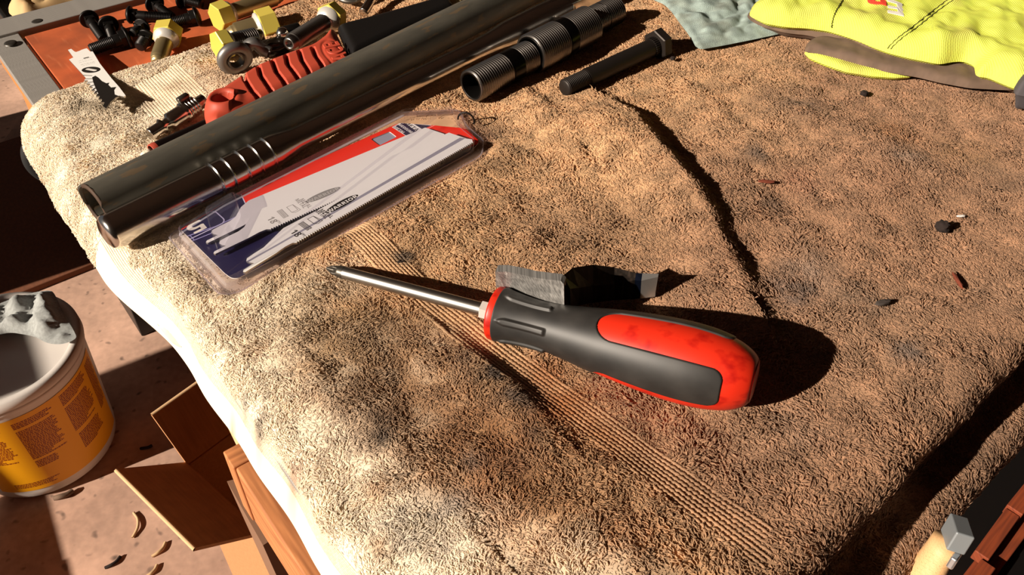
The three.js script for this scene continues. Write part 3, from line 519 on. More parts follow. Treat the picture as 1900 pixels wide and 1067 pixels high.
// ───────── pipe nipples and the bolt ─────────
{
  const nip = (a, b, r, plain0, plain1, label, ya, m = 0) => {
    const A = at(a[0], a[1], ya), B = at(b[0], b[1], ya), L = A.distanceTo(B), t = thing('pipe_nipple', label, 'pipe nipple', V3(), 0, 'black threaded pipe nipples'); aim(t, A, B);
    const ri = r - .0028, p0 = plain0 * L, p1 = plain1 * L;
    part('body', lathe([[p0, r * .97], [p0 + .0004, r], [p1 - .0004, r], [p1, r * .97]], 48), M.blackPipe, t);
    part('bore', lathe([[0, r - .0015], [.0002, ri], [L - .0002, ri], [L, r - .0015]], 48), M.blackOxide, t);
    if (p0 > 0) part('thread', lathe([[0, r - .0016], ...thread(0, p0, r * 1.0, .0008, .00182)], 56), M.threadCut, t);
    if (p1 < L) part('thread', lathe([...thread(p1, L, r * 1.0, .0008, .00182), [L, r - .0016]], 56), M.threadCut, t);
  };
  nip([874, 160], [983, 104], .0106, .55, .74, 'small black pipe nipple nearest the blade pack, its open bore facing out', .0215);
  nip([984, 101], [1092, 46], .0134, .46, .60, 'fat black pipe nipple between the two thinner ones', .0240);
  nip([1093, 43], [1142, 18], .0104, .42, .43, 'small black pipe nipple farthest back, next to the rag', .0215);
}
{
  const A = at(1046, 164, .0175), B = at(1226, 80, .0185), L = A.distanceTo(B), t = thing('hex_bolt', 'long dull black hex bolt with short thread lying on the towel', 'bolt'); aim(t, A, B);
  const th = L * .21; part('shank', lathe([[0, 0], [0, .0046], [.0012, .0054], ...thread(.0012, th, .0057, .0005, .00125), [th + .001, .0060], [L - .0065, .0060], [L - .006, .0066], [L - .0058, 0]], 40), M.blackBolt, t);
  part('head', hexPrism(L - .0062, L + .0012, .0108, .08).rotateX(.35), M.blackBolt, t);
  const kn = []; for (let i = 0; i < 28; i++) { const a = i / 28 * 6.283; kn.push(new THREE.BoxGeometry(.0042, .0007, .0009).translate(L - .0086, .0062, 0).rotateX(a)); } part('knurl', merge(kn), M.blackBolt, t);
}

// ───────── red handled tool ─────────
{
  const Y = .030, t = thing('red_handle_scraper', 'red plastic handled tool with curved grip slots and black body, behind the dark tube', 'tool', at(500, 150, .011));
  const slots = [[[450, 129], [455, 147], [468, 168], [489, 189]], [[478, 117], [484, 139], [500, 163], [518, 178]], [[504, 108], [513, 132], [529, 153], [545, 164]], [[530, 100], [534, 118], [550, 139], [566, 153]], [[555, 93], [560, 110], [574, 132], [588, 142]], [[580, 88], [586, 103], [597, 118], [609, 131]]].map((l) => l.map(([u, v]) => { const p = at(u, v, Y); return [p.x, p.z]; }));
  const hc = at(415, 186, Y), outline = roundPoly(trace([[373, 196], [374, 181], [388, 166], [430, 139], [470, 113], [500, 101], [545, 84], [575, 74], [597, 58], [606, 46], [622, 44], [650, 103], [598, 127], [538, 157], [478, 188], [430, 213], [400, 228], [380, 221]], Y), .004, 4);
  const o1 = at(608, 74, Y), o2 = at(640, 119, Y), oc = o1.clone().add(o2).multiplyScalar(.5), oa = Math.atan2(o2.z - o1.z, o2.x - o1.x), ol = o1.distanceTo(o2) / 2;
  const top = (d, x, z) => {
    let h = -.009 + .009 * Math.sqrt(1 - (1 - clamp(d / .009)) ** 2);
    const r = Math.hypot(x - hc.x, z - hc.z); h += .0035 * Math.exp(-(((r - .0085) / .003) ** 2)) * (x < hc.x + .006 ? 1 : .4); h -= .0105 * smooth(.0058, .0050, r);
    for (const s of slots) { const [dd] = polyDist(s, x, z); if (dd < .006) { h -= .011 * smooth(.0012, .0008, dd);  } }
    const ex = (x - oc.x) * Math.cos(oa) + (z - oc.z) * Math.sin(oa), ez = -(x - oc.x) * Math.sin(oa) + (z - oc.z) * Math.cos(oa), e = Math.hypot(ex / ol, ez / (ol * .42)); h -= .0006 * Math.exp(-(((e - 1) / .09) ** 2));
    return TOP + Y + h;
  };
  const hg = puff(outline, .0006, top, (d) => TOP + Y - .009 - .0095 * smooth(0, .004, d));
  wpart('handle', hg, M.redPlastic, t);
  const tx = new TextGeometry('ACE', { font, size: ol * .56, depth: .0007, curveSegments: 4, bevelEnabled: true, bevelSize: .00012, bevelThickness: .0002, bevelSegments: 1 }); tx.computeBoundingBox(); const bb = tx.boundingBox; tx.translate(-(bb.min.x + bb.max.x) / 2, -(bb.min.y + bb.max.y) / 2, 0); tx.rotateX(-Math.PI / 2); tx.rotateY(-oa + Math.PI); tx.translate(oc.x, TOP + Y - .0002, oc.z);
  wpart('raised_lettering', tx, M.redPlastic, t);
  const body = roundPoly(trace([[624, 46], [640, 40], [700, 25], [830, -12], [846, 10], [752, 52], [652, 103]], .030), .003, 4);
  wpart('black_body', puff(body, .0012, (d) => TOP + .0315 - .006 + .006 * Math.sqrt(1 - (1 - clamp(d / .006)) ** 2), (d) => TOP + .0255 - .0135 * smooth(0, .003, d)), M.blackPlastic, t);
  const a = at(818, 22, .020), b = at(905, -22, .020), sp = new THREE.Mesh(lathe([[0, 0], [0, .0085], [.004, .0085], ...thread(.004, .022, .0082, .0012, .0045), [.024, .0055], [.06, .0055], [.06, 0]], 32)); aim(sp, a, b); sp.updateMatrix(); sp.geometry.applyMatrix4(sp.matrix); wpart('ferrule', sp.geometry, M.brass, t);
}
// drive extension and stepped adapter
{
  let A = at(287, 283, .0165), B = at(440, 214, .0165); const t = thing('rod_handle', 'dark round rod with a red band and cream tip, under the red handle', 'rod'); aim(t, A, B); const L = A.distanceTo(B);
  part('rod', lathe([[.002, 0], [.002, .0052], [.0032, .0056], [L, .0056], [L, 0]], 32), mat({ color: C('#231a18'), metalness: .7, roughness: .28 }), t);
  part('band', lathe([[-.0012, .0048], [-.0012, .0055], [.0021, .0057], [.0021, .0048]], 32), mat({ color: C('#b04a38'), roughness: .4 }), t); part('tip', lathe([[-.0085, 0], [-.0083, .0015], [-.0072, .0028], [-.0055, .0032], [-.0045, .0028], [-.0012, .0036], [-.0012, 0]], 24), M.cream, t);
  A = at(277, 250, .0155); B = at(378, 186, .0185); const k = thing('socket_adapter', 'stepped chrome socket adapter on the towel beside the red handle', 'adapter'); aim(k, A, B); const K = A.distanceTo(B);
  part('body', lathe([[0, 0], [0, .0030], [.0008, .0036], [K * .20, .0036], [K * .23, .0050], [K * .27, .0030], [K * .34, .0036], [K * .37, .0054], [K * .60, .0054], [K * .62, .0064], [K * .66, .0064]], 36), M.chrome, k); part('threaded_end', lathe([...thread(K * .66, K * .86, .0062, .0009, .0022), [K * .88, .0042], [K, .0042], [K, 0]], 36), M.chrome, k);
  part('spring_stud', lathe([[K * .64, 0], [K * .64, .0022], [K * .80, .0022], [K * .84, 0]], 20).translate(0, .0075, -.002), M.steelDark, k);
}

// ───────── hardware on the orange top ─────────
function hexFitting(label, a, ya, b, yb, o, group = 'yellow zinc hex fittings') {
  const A = at(a[0], a[1], ya), B = at(b[0], b[1], yb), t = thing('hex_fitting', label, 'fitting', V3(), 0, group); aim(t, A, B);
  const L = A.distanceTo(B), hr = o.r, ht = o.t; part('hex_head', hexPrism(0, ht, hr, .07).rotateX(o.roll ?? 0), M.yellowZinc, t);
  part('collar', lathe([[ht, hr * .86], [ht + .0012, hr * .84], [ht + o.c, hr * .6], [ht + o.c, 0]], 36), M.hexBright, t);
  const d0 = ht + o.c, sr = o.s; part('shank', lathe([[d0 - .001, sr * .9], ...(o.th ? thread(d0, L - .004, sr, .0007, .0016) : [[d0, sr], [L - .006, sr], [L - .005, sr * .86], [L - .003, sr * .86]]), [L - .003, sr * .82], [L, sr * .7], [L, sr * .34], [L - .003, sr * .3], [L - .003, 0]], 32), o.th ? M.threadCut : M.brass, t); return t;
}
hexFitting('yellow hex fitting pointing at the viewer, beside the black carriage bolts', [314, 55], .0120, [292, 118], .0050, { r: .0105, t: .0095, c: .006, s: .0060, roll: .3 });
hexFitting('yellow hex fitting lying with its round boss towards the bolts, farthest back', [400, 34], .0105, [520, -8], .0090, { r: .0108, t: .011, c: .004, s: .0062, roll: .1 });
hexFitting('largest yellow hex fitting with brown end face turned away to the right', [512, 42], .0125, [425, 68], .0105, { r: .0125, t: .0125, c: .003, s: .0082, roll: .2 });
hexFitting('yellow hex fitting half behind the grey clamp joint', [402, 86], .0200, [485, 66], .0160, { r: .0105, t: .0085, c: .003, s: .0066, th: 1, roll: .5 });
hexFitting('yellow hex fitting with long bright thread resting on the red handle', [622, 28], .0250, [536, 82], .0300, { r: .0105, t: .0085, c: .0065, s: .0060, th: 1, roll: .3 });
{
  const bolt = (label, a, ya, b, yb, r, s, dome = 1) => { const A = at(a[0], a[1], ya), B = at(b[0], b[1], yb), L = A.distanceTo(B), t = thing('carriage_bolt', label, 'bolt', V3(), 0, 'black carriage bolts on the orange top'); aim(t, A, B);
    part('head', lathe([[0, 0], [.0004 * dome, r * .45], [.0013, r * .8], [.0026, r], [.0036, r], [.0040, r * .9], [.0040, s]], 36), M.blackOxide, t);
    part('neck', boxAt(.004, s * 1.95, s * 1.95, .0004).translate(.006, 0, 0), M.blackOxide, t); part('shank', lathe([[.0035, s * .9], [.008, s], [L * .42, s], ...thread(L * .42, L - .001, s, .00045, .0012), [L, s * .8], [L, 0]], 28), M.blackOxide, t); };
  bolt('black carriage bolt nearest the metal edging, its domed head tipped up', [163, 32], .0070, [192, 73], .0042, .0070, .0036);
  bolt('black carriage bolt second from the metal edging, head up', [200, 42], .0072, [214, 82], .0040, .0072, .0036);
  bolt('black carriage bolt lying across the others, thread end towards the broken blade', [243, 66], .0078, [167, 93], .0048, .0078, .0044);
  bolt('black carriage bolt behind the pile, its head seen edge-on', [234, 27], .0072, [322, 33], .0044, .0066, .0036);
  bolt('black carriage bolt at the top of the pile pointing down right', [283, 4], .0072, [322, 34], .0040, .0076, .0034);
  bolt('black carriage bolt with its thread end turned to the viewer', [276, 62], .0080, [259, 88], .0046, .0060, .0042);
  bolt('black carriage bolt on the right of the pile, head standing up', [372, 28], .0074, [305, 46], .0044, .0074, .0040);
  bolt('short black carriage bolt in the middle of the pile', [268, 46], .0100, [246, 62], .0110, .0060, .0034);
  bolt('black carriage bolt at the very back beyond the pile', [330, -4], .0072, [375, 8], .0044, .0074, .0038);
}
{ // grey joint and greasy swivel
  const t = thing('clamp_joint', 'dull grey cast ring joint behind the red handle', 'joint', at(445, 120, .011)), P = at(436, 108, .022), m = mat({ color: C('#7f7c79'), metalness: .75, roughness: .45 });
  wpart('ring', new THREE.TorusGeometry(.0085, .0036, 14, 40).rotateY(.55).rotateX(.25).translate(P.x, P.y, P.z), m, t); wpart('inner_sleeve', lathe([[-.004, .0046], [-.004, .0060], [.004, .0060], [.004, .0046], [-.004, .0046]], 32).rotateY(.55 - Math.PI / 2).translate(P.x, P.y, P.z), M.steelDark, t);
  const a = at(452, 92, .024), b = at(500, 98, .020), tube = new THREE.TubeGeometry(new THREE.CatmullRomCurve3([P.clone().add(V3(.004, .006, -.003)), a, at(470, 80, .027), at(488, 92, .022), b]), 30, .0042, 12); wpart('arm', tube, m, t);
  const g = thing('greasy_swivel', 'black greasy swivel stub with a bright tip, behind the red handle', 'swivel', at(525, 80, .011)), q = at(512, 86, .0165); const lump = new THREE.IcosahedronGeometry(.0075, 4), lp = lump.attributes.position; for (let i = 0; i < lp.count; i++) { const k = 1 + n3(lp.getX(i) * 260, lp.getY(i) * 260, lp.getZ(i) * 260) * .22; lp.setXYZ(i, lp.getX(i) * k * 1.8, lp.getY(i) * k * .8, lp.getZ(i) * k * .9); } const lm = mergeVertices(lump); lm.computeVertexNormals(); lm.rotateY(.55).translate(q.x, q.y, q.z); wpart('body', lm, mat({ color: C('#1a120b'), roughness: .3, metalness: .3 }), g);
  const q2 = at(524, 62, .024); wpart('tip', new THREE.SphereGeometry(.0042, 20, 14).translate(q2.x, q2.y, q2.z), M.chrome, g); const q3 = at(537, 64, .020); wpart('stub', lathe([[0, 0], [0, .005], [.014, .0048], [.014, 0]], 20).rotateY(.6).translate(q3.x - .006, q3.y, q3.z), M.blackOxide, g);
}
{ // broken reciprocating blade, propped on the towel edge
  const A = at(125, 95, .0035), dirE = at(208, 196, .0168), t = thing('broken_blade', 'broken white saw blade with a sooty end, propped from the orange top onto the towel', 'saw blade'); t.position.copy(A);
  const X = dirE.clone().sub(A).normalize(), Yv = at(186, 92, .0048).sub(A); Yv.addScaledVector(X, -Yv.dot(X)).normalize(); const Z = V3().crossVectors(X, Yv).normalize(); if (Z.y < 0) { Z.negate(); } t.quaternion.setFromRotationMatrix(new THREE.Matrix4().makeBasis(X, Yv, V3().crossVectors(X, Yv)));
  const lp = (u, v) => { const o = camera.position, d = at(u, v, 0).sub(o), q = d.multiplyScalar(A.clone().sub(o).dot(Z) / d.dot(Z)).add(o).sub(A); return V2(q.dot(X), q.dot(Yv)); };
  const out = [[127, 95], [133, 93], [139, 98], [142, 99], [148, 97], [152, 95], [158, 93], [162, 92], [168, 98], [173, 98], [186, 120], [207, 147], [222, 164], [234, 180], [231, 182], [222, 180], [214, 185], [205, 193], [198, 204], [192, 200]].map(([u, v]) => lp(u, v));
  const teeth = []; for (let i = 0; i < 9; i++) { const q = 1 - i / 9; const e = (k) => lp(mix(153, 192, k), mix(146, 198, k)); teeth.push(e(q), e(q - .05).add(V2(0, .0016)), e(q - .085).add(V2(0, .0018))); } const pts = out.concat(teeth, [lp(129, 113), lp(137, 109)]);
  let x0 = 1e9, x1 = -1e9, y0 = 1e9, y1 = -1e9; pts.forEach((p) => { x0 = Math.min(x0, p.x); x1 = Math.max(x1, p.x); y0 = Math.min(y0, p.y); y1 = Math.max(y1, p.y); });
  const W = x1 - x0, H = y1 - y0, tex = canvasTex(1024, Math.round(1024 * H / W), (c, w, h) => {
    const P = (u, v) => { const q = lp(u, v); return [(q.x - x0) / W * w, h - (q.y - y0) / H * h]; }; c.fillStyle = '#f7f4ef'; c.fillRect(0, 0, w, h);
    c.fillStyle = '#14100d'; const soot = (l) => { c.beginPath(); l.forEach(([u, v], i) => { const [x, y] = P(u, v); i ? c.lineTo(x, y) : c.moveTo(x, y); }); c.fill(); };
    soot([[172, 146], [178, 143], [184, 147], [190, 153], [198, 157], [204, 156], [202, 160], [207, 165], [217, 164], [213, 170], [214, 178], [222, 181], [210, 195], [200, 210], [188, 203], [186, 190], [184, 178], [178, 165], [174, 155]]);
    for (let i = 0; i < 8; i++) { const q = i / 8, a = P(mix(154, 190, q), mix(142, 198, q)), b = P(mix(172, 186, q), mix(143, 188, q)); c.lineWidth = 6 + q * 12; c.strokeStyle = '#1c1612'; c.beginPath(); c.moveTo(...a); c.lineTo(...b); c.stroke(); }
    const tx = (s, u, v, u2, v2, sz, f) => { const a = P(u, v), b = P(u2, v2); c.save(); c.translate(...a); c.rotate(Math.atan2(b[1] - a[1], b[0] - a[0])); c.font = f + ' ' + sz + 'px sans-serif'; c.textAlign = 'center'; c.textBaseline = 'middle'; c.fillText(s, 0, 0); c.restore(); };
    c.fillStyle = '#1a1512'; { const a = P(170, 132), b = P(178, 128); c.save(); c.translate(...a); c.rotate(Math.atan2(b[1] - a[1], b[0] - a[0])); c.beginPath(); c.ellipse(0, 0, 40, 60, 0, 0, 6.283); c.fill(); c.fillStyle = '#e6e1da'; c.beginPath(); c.roundRect(-11, -40, 22, 80, 11); c.fill(); c.restore(); }
    c.strokeStyle = '#3a3430'; c.lineWidth = 3; for (const [a, b, k] of [[[147, 116], [173, 108], 2], [[148, 119], [174, 112], 2], [[151, 123], [176, 117], 3], [[154, 125], [177, 119], 2]]) { c.lineWidth = k; c.setLineDash([14, 5, 7, 4]); c.beginPath(); c.moveTo(...P(...a)); c.lineTo(...P(...b)); c.stroke(); } c.setLineDash([]); c.lineWidth = 15; c.beginPath(); c.moveTo(...P(156, 111)); c.lineTo(...P(166, 108.5)); c.stroke();
  }); tex.repeat.set(1 / W, 1 / H); tex.offset.set(-x0 / W, -y0 / H);
  const s = shapeOf(pts), g = new THREE.ExtrudeGeometry(s, { depth: .001, bevelEnabled: false }); if (Z.dot(V3().crossVectors(X, Yv)) < 0) g.translate(0, 0, -.001); part('blade_body', g, [mat({ map: tex, roughness: .45 }), M.steel], t);
}

// ───────── glove and rags ─────────
{
  const rib = (rot) => { const b = dataTex(128, 128, (x, y) => { const k = .5 + .5 * Math.sin(x * 6.283 * 8), q = .5 + .5 * Math.sin(y * 6.283 * 8 + (Math.floor(x * 8) % 2) * 3.14); const v = k * (.72 + .28 * q); return [v, v, v]; }, 1 / .0100, 1 / .0100, false); b.rotation = rot; return b; };
  const soil = (x, y) => { const a = Math.max(0, fbm(x * 4 + 3, y * 4, 5) - .12) * .9; return [.90 - a * .32, .93 - a * .42, .36 - a * .05]; };
  const ym = mat({ map: dataTex(512, 512, soil, 4, 4), bumpMap: rib(.18), bumpScale: .00024, roughness: .85 });
  const pm = mat({ map: dataTex(256, 256, (x, y) => { const k = 1 + fbm(x * 10, y * 10, 4) * .14; return [.40 * k, .325 * k, .27 * k]; }, 6, 6), roughness: .9 });
  const t = thing('work_glove', 'bright yellow knit work glove with brown palm lying on the towel and rag', 'glove', at(1700, 90, .011));
  const lower = at(1900, 150, .02);
  const back = roundPoly(trace([[1390, 26], [1394, 14], [1412, 5], [1450, 0], [1520, -14], [1600, -40], [1720, -75], [2010, -90], [2010, 165], [1893, 163], [1876, 158], [1850, 147], [1836, 141], [1812, 138], [1809, 118], [1790, 110], [1770, 111], [1745, 116], [1720, 111], [1690, 105], [1650, 95], [1620, 84], [1590, 71], [1560, 61], [1540, 55], [1500, 49], [1460, 47], [1420, 40]], .026), .004, 3);
  const wr = (x, z) => n2(x * 38 + z * 22, z * 24 - x * 6) * .0020 + n2(x * 90 + 5, z * 60) * .0007;
  const bulge = at(1765, 95, .03), hood = (x, z) => .007 * Math.exp(-(((x - bulge.x) / .016) ** 2 + ((z - bulge.z) / .014) ** 2));
  wpart('knit_back', puff(back, .0016, (d, x, z) => TOP + .0245 + .0125 * Math.sqrt(1 - (1 - clamp(d / .017)) ** 2) + (wr(x, z) + hood(x, z)) * smooth(0, .012, d), (d) => TOP + .0245 - .004 * smooth(0, .006, d)), ym, t);
  const palm = roundPoly(trace([[1386, 28], [1392, 16], [1420, 14], [1600, -20], [2010, -40], [2010, 175], [1890, 164], [1850, 152], [1815, 146], [1800, 128], [1740, 124], [1690, 114], [1640, 106], [1600, 96], [1570, 82], [1540, 72], [1500, 62], [1460, 58], [1420, 48], [1398, 38]], .020), .004, 3);
  tag(wpart('palm', puff(palm, .0020, (d, x, z) => TOP + .0185 + .0045 * smooth(0, .006, d) + wr(x, z) * .3 * smooth(0, .01, d), (d) => TOP + .0185 - .0062 * smooth(0, .008, d)), pm, t), 'brown palm');
  const fin = roundPoly(trace([[1493, 93], [1497, 80], [1509, 71], [1530, 69], [1575, 76], [1625, 88], [1690, 100], [1740, 110], [1800, 116], [1835, 146], [1886, 164], [1855, 163], [1800, 160], [1745, 150], [1700, 139], [1650, 131], [1600, 119], [1550, 105], [1510, 95]], .018), .003, 3);
  tag(wpart('finger_palm', puff(fin, .0012, (d, x, z) => TOP + .0165 + .0050 * Math.sqrt(1 - (1 - clamp(d / .007)) ** 2) + wr(x, z) * .35 * smooth(0, .006, d), (d) => TOP + .0165 - .002 * smooth(0, .004, d)), pm, t), 'brown finger underside');
  const fy = roundPoly(trace([[1492, 95], [1503, 90], [1560, 100], [1650, 124], [1700, 134], [1694, 139], [1665, 141], [1620, 138], [1570, 130], [1530, 116], [1502, 104]], .015), .002, 3);
  wpart('finger_back', puff(fy, .0012, (d) => TOP + .0135 + .0035 * Math.sqrt(1 - (1 - clamp(d / .005)) ** 2), (d) => TOP + .0135 - .003 * smooth(0, .003, d)), ym, t);
  const cuff = roundPoly(trace([[1886, 168], [1884, 156], [1892, 144], [1930, 130], [2010, 120], [2010, 185]], .030), .003, 4);
  tag(wpart('cuff', puff(cuff, .0016, (d) => TOP + .027 + .012 * Math.sqrt(1 - (1 - clamp(d / .008)) ** 2), (d) => TOP + .027 - .012 * smooth(0, .006, d)), mat({ color: C('#4b4648'), roughness: .9 }), t), 'dark grey cuff');
  const backTop = (x, z) => { const d = inside(back, x, z) ? nearest(back, x, z)[0] : 0; return .0245 + .0125 * Math.sqrt(1 - (1 - clamp(d / .017)) ** 2) + (wr(x, z) + hood(x, z)) * smooth(0, .012, d); };
  const onBack = (u, v, up = 0) => { let y = .046, p; do { p = at(u, v, y); y -= .0002; } while (y > .02 && backTop(p.x, p.z) + up < y); return p; };
  const letter = (ch, u, v, size, rot, m) => { const g = new TextGeometry(ch, { font, size, depth: .0005, curveSegments: 6, bevelEnabled: false }); g.computeBoundingBox(); const b = g.boundingBox; g.translate(-(b.min.x + b.max.x) / 2, -(b.min.y + b.max.y) / 2, 0); g.rotateX(-Math.PI / 2); g.rotateY(rot); const p = at(u, v, .036), a = g.attributes.position; for (let i = 0; i < a.count; i++) { const x = a.getX(i) + p.x, z = a.getZ(i) + p.z; a.setXYZ(i, x, TOP + backTop(x, z) + a.getY(i) + .0002, z); } g.computeVertexNormals(); return wpart('printed_letter', g, m, t); };
  tag(letter('R', 1622, 2, .0190, Math.PI - .25, mat({ color: C('#ef4a34'), roughness: .6 })), 'red letter'); tag(letter('E', 1660, 17, .0190, Math.PI - .25, mat({ color: C('#e8e2d8'), roughness: .6 })), 'white letter');
  const seam = (list, r = .00030) => { const c = new THREE.CatmullRomCurve3(list.map(([u, v]) => V3(u, v, 0))), pts = c.getSpacedPoints(60).map((p, i) => onBack(p.x + Math.sin(i * 1.3) * .8, p.y, .0001)); return new THREE.TubeGeometry(new THREE.CatmullRomCurve3(pts), 120, r, 5); };
  tag(wpart('seam', merge(seam([[1768, 0], [1737, 22], [1702, 50], [1672, 72], [1652, 91]]), seam([[1760, -2], [1728, 22], [1694, 49], [1664, 72], [1646, 90]])), mat({ color: C('#3a3a10'), roughness: .9 }), t), 'dark stitching'); tag(wpart('seam', seam([[1566, -4], [1556, 12], [1548, 28], [1544, 44], [1543, 52]], .0004), mat({ color: C('#4d5010'), roughness: .9 }), t), 'dark stitching');
}
const ragTex = dataTex(512, 512, (x, y) => { const k = 1 + fbm(x * 12, y * 12, 5) * .22, s = Math.max(0, fbm(x * 5 + 9, y * 5, 3)) * .35; return [.60 * k - s * .25, .665 * k - s * .4, .64 * k - s * .5]; }, 5, 5);
const ragBump = dataTex(256, 256, (x, y) => { const v = .5 + fbm(x * 50, y * 50, 3) * .5; return [v, v, v]; }, 30, 30, false);
{
  const t = thing('rag', 'blue-grey cloth rag under the fingertip of the yellow glove', 'rag', at(1340, 40, .011));
  const o = roundPoly(trace([[1190, -30], [1212, 0], [1232, 8], [1246, 22], [1262, 44], [1276, 62], [1290, 86], [1300, 92], [1345, 84], [1400, 73], [1470, 58], [1520, 40], [1560, -40], [1400, -80]], .014), .003, 4);
  wpart('cloth', puff(o, .0014, (d, x, z) => TOP + .0140 + .0015 * smooth(0, .003, d) + (Math.abs(n2(x * 30 + 3, z * 26 + x * 20)) * .0055 + n2(x * 90, z * 90) * .0006) * smooth(0, .016, d), (d) => TOP + .0140 - .0015 * smooth(0, .003, d)), mat({ map: ragTex, bumpMap: ragBump, bumpScale: .0008, roughness: 1 }), t);
}

// ───────── small bits on the towel ─────────
{
  const crumb = (name, label, cat, u, v, r, m, sx = 1, sy = .7, sz = 1, rot = 0) => { const p = at(u, v, BASE); const y = towelY(p) + .0022; const q = at(u, v, y); const g0 = new THREE.IcosahedronGeometry(r, 3), a = g0.attributes.position; for (let i = 0; i < a.count; i++) { const k = 1 + n3(a.getX(i) / r * 1.3 + u, a.getY(i) / r * 1.3 + v, a.getZ(i) / r * 1.3) * .32; a.setXYZ(i, a.getX(i) * k * sx, a.getY(i) * k * sy, a.getZ(i) * k * sz); } const g = mergeVertices(g0); g.computeVertexNormals(); g.rotateY(rot); const o = part(name, g, m, scene); o.position.set(q.x, q.y + r * sy * .6, q.z); tag(o, label, cat); };
  crumb('dirt_clod', 'dark crumbly clod of dirt on the right of the towel', 'dirt', 1748, 425, .0036, M.debrisDark, 1, .8, 1);
  crumb('plastic_chip', 'tiny white plastic chip beside the dark clod', 'chip', 1782, 402, .0016, M.white, 1.5, .4, .5, .1);
  crumb('wood_splinter', 'reddish-brown wood splinter standing below the dark clod', 'splinter', 1776, 522, .0022, M.splinter, .45, .5, 2.6, .05);
  crumb('grey_flake', 'dull grey flake on the towel above the shadow of the handle', 'flake', 1638, 563, .0026, mat({ color: C('#3b332e'), roughness: .8 }), 1.6, .4, .6, .3);
  crumb('bark_sliver', 'flat reddish bark sliver right of the long wrinkle', 'sliver', 1422, 338, .0022, M.splinter, 2.2, .35, .6, -.1);
  crumb('dry_needle', 'thin dark splinter on the woven band above the screwdriver tip', 'splinter', 712, 470, .0014, M.splinter, 3.4, .4, .4, .35);
  crumb('black_crumb', 'small black crumb beside the screwdriver tip', 'crumb', 741, 491, .0020, M.debrisDark, 1.4, .7, .8, .4);
  crumb('black_speck', 'black speck in the pile in front of the glove', 'speck', 1603, 175, .0022, M.debrisDark, 1.1, .7, 1);
  crumb('pebble', 'tiny brown pebble beside the bolt head', 'pebble', 1248, 110, .0018, M.debrisDark);
  const p = at(862, 226, .013), t = thing('wire_ring', 'thin black wire ring at the corner of the blade pack', 'ring', p); part('loop', new THREE.TorusGeometry(.0052, .00055, 8, 40, 3.6).rotateZ(-.4).rotateY(-.25).translate(.001, .0012, 0), M.blackOxide, t);
  const s = at(652, -6, .014), r = thing('steel_ring', 'grey steel ring at the back edge of the towel', 'ring', s); part('loop', new THREE.TorusGeometry(.0105, .0019, 10, 48).rotateX(-1.25).translate(0, .004, 0), M.steelDark, r);
  const q1 = at(674, 24, .015), q2 = at(692, -4, .018), st = thing('chrome_stub', 'small chrome stub beside the black tool body', 'stub'); aim(st, q1, q2); part('pin', lathe([[0, 0], [0, .003], [.001, .0036], [.012, .0036], [.013, .0028], [.024, .0028], [.024, 0]], 24), M.chrome, st);
}

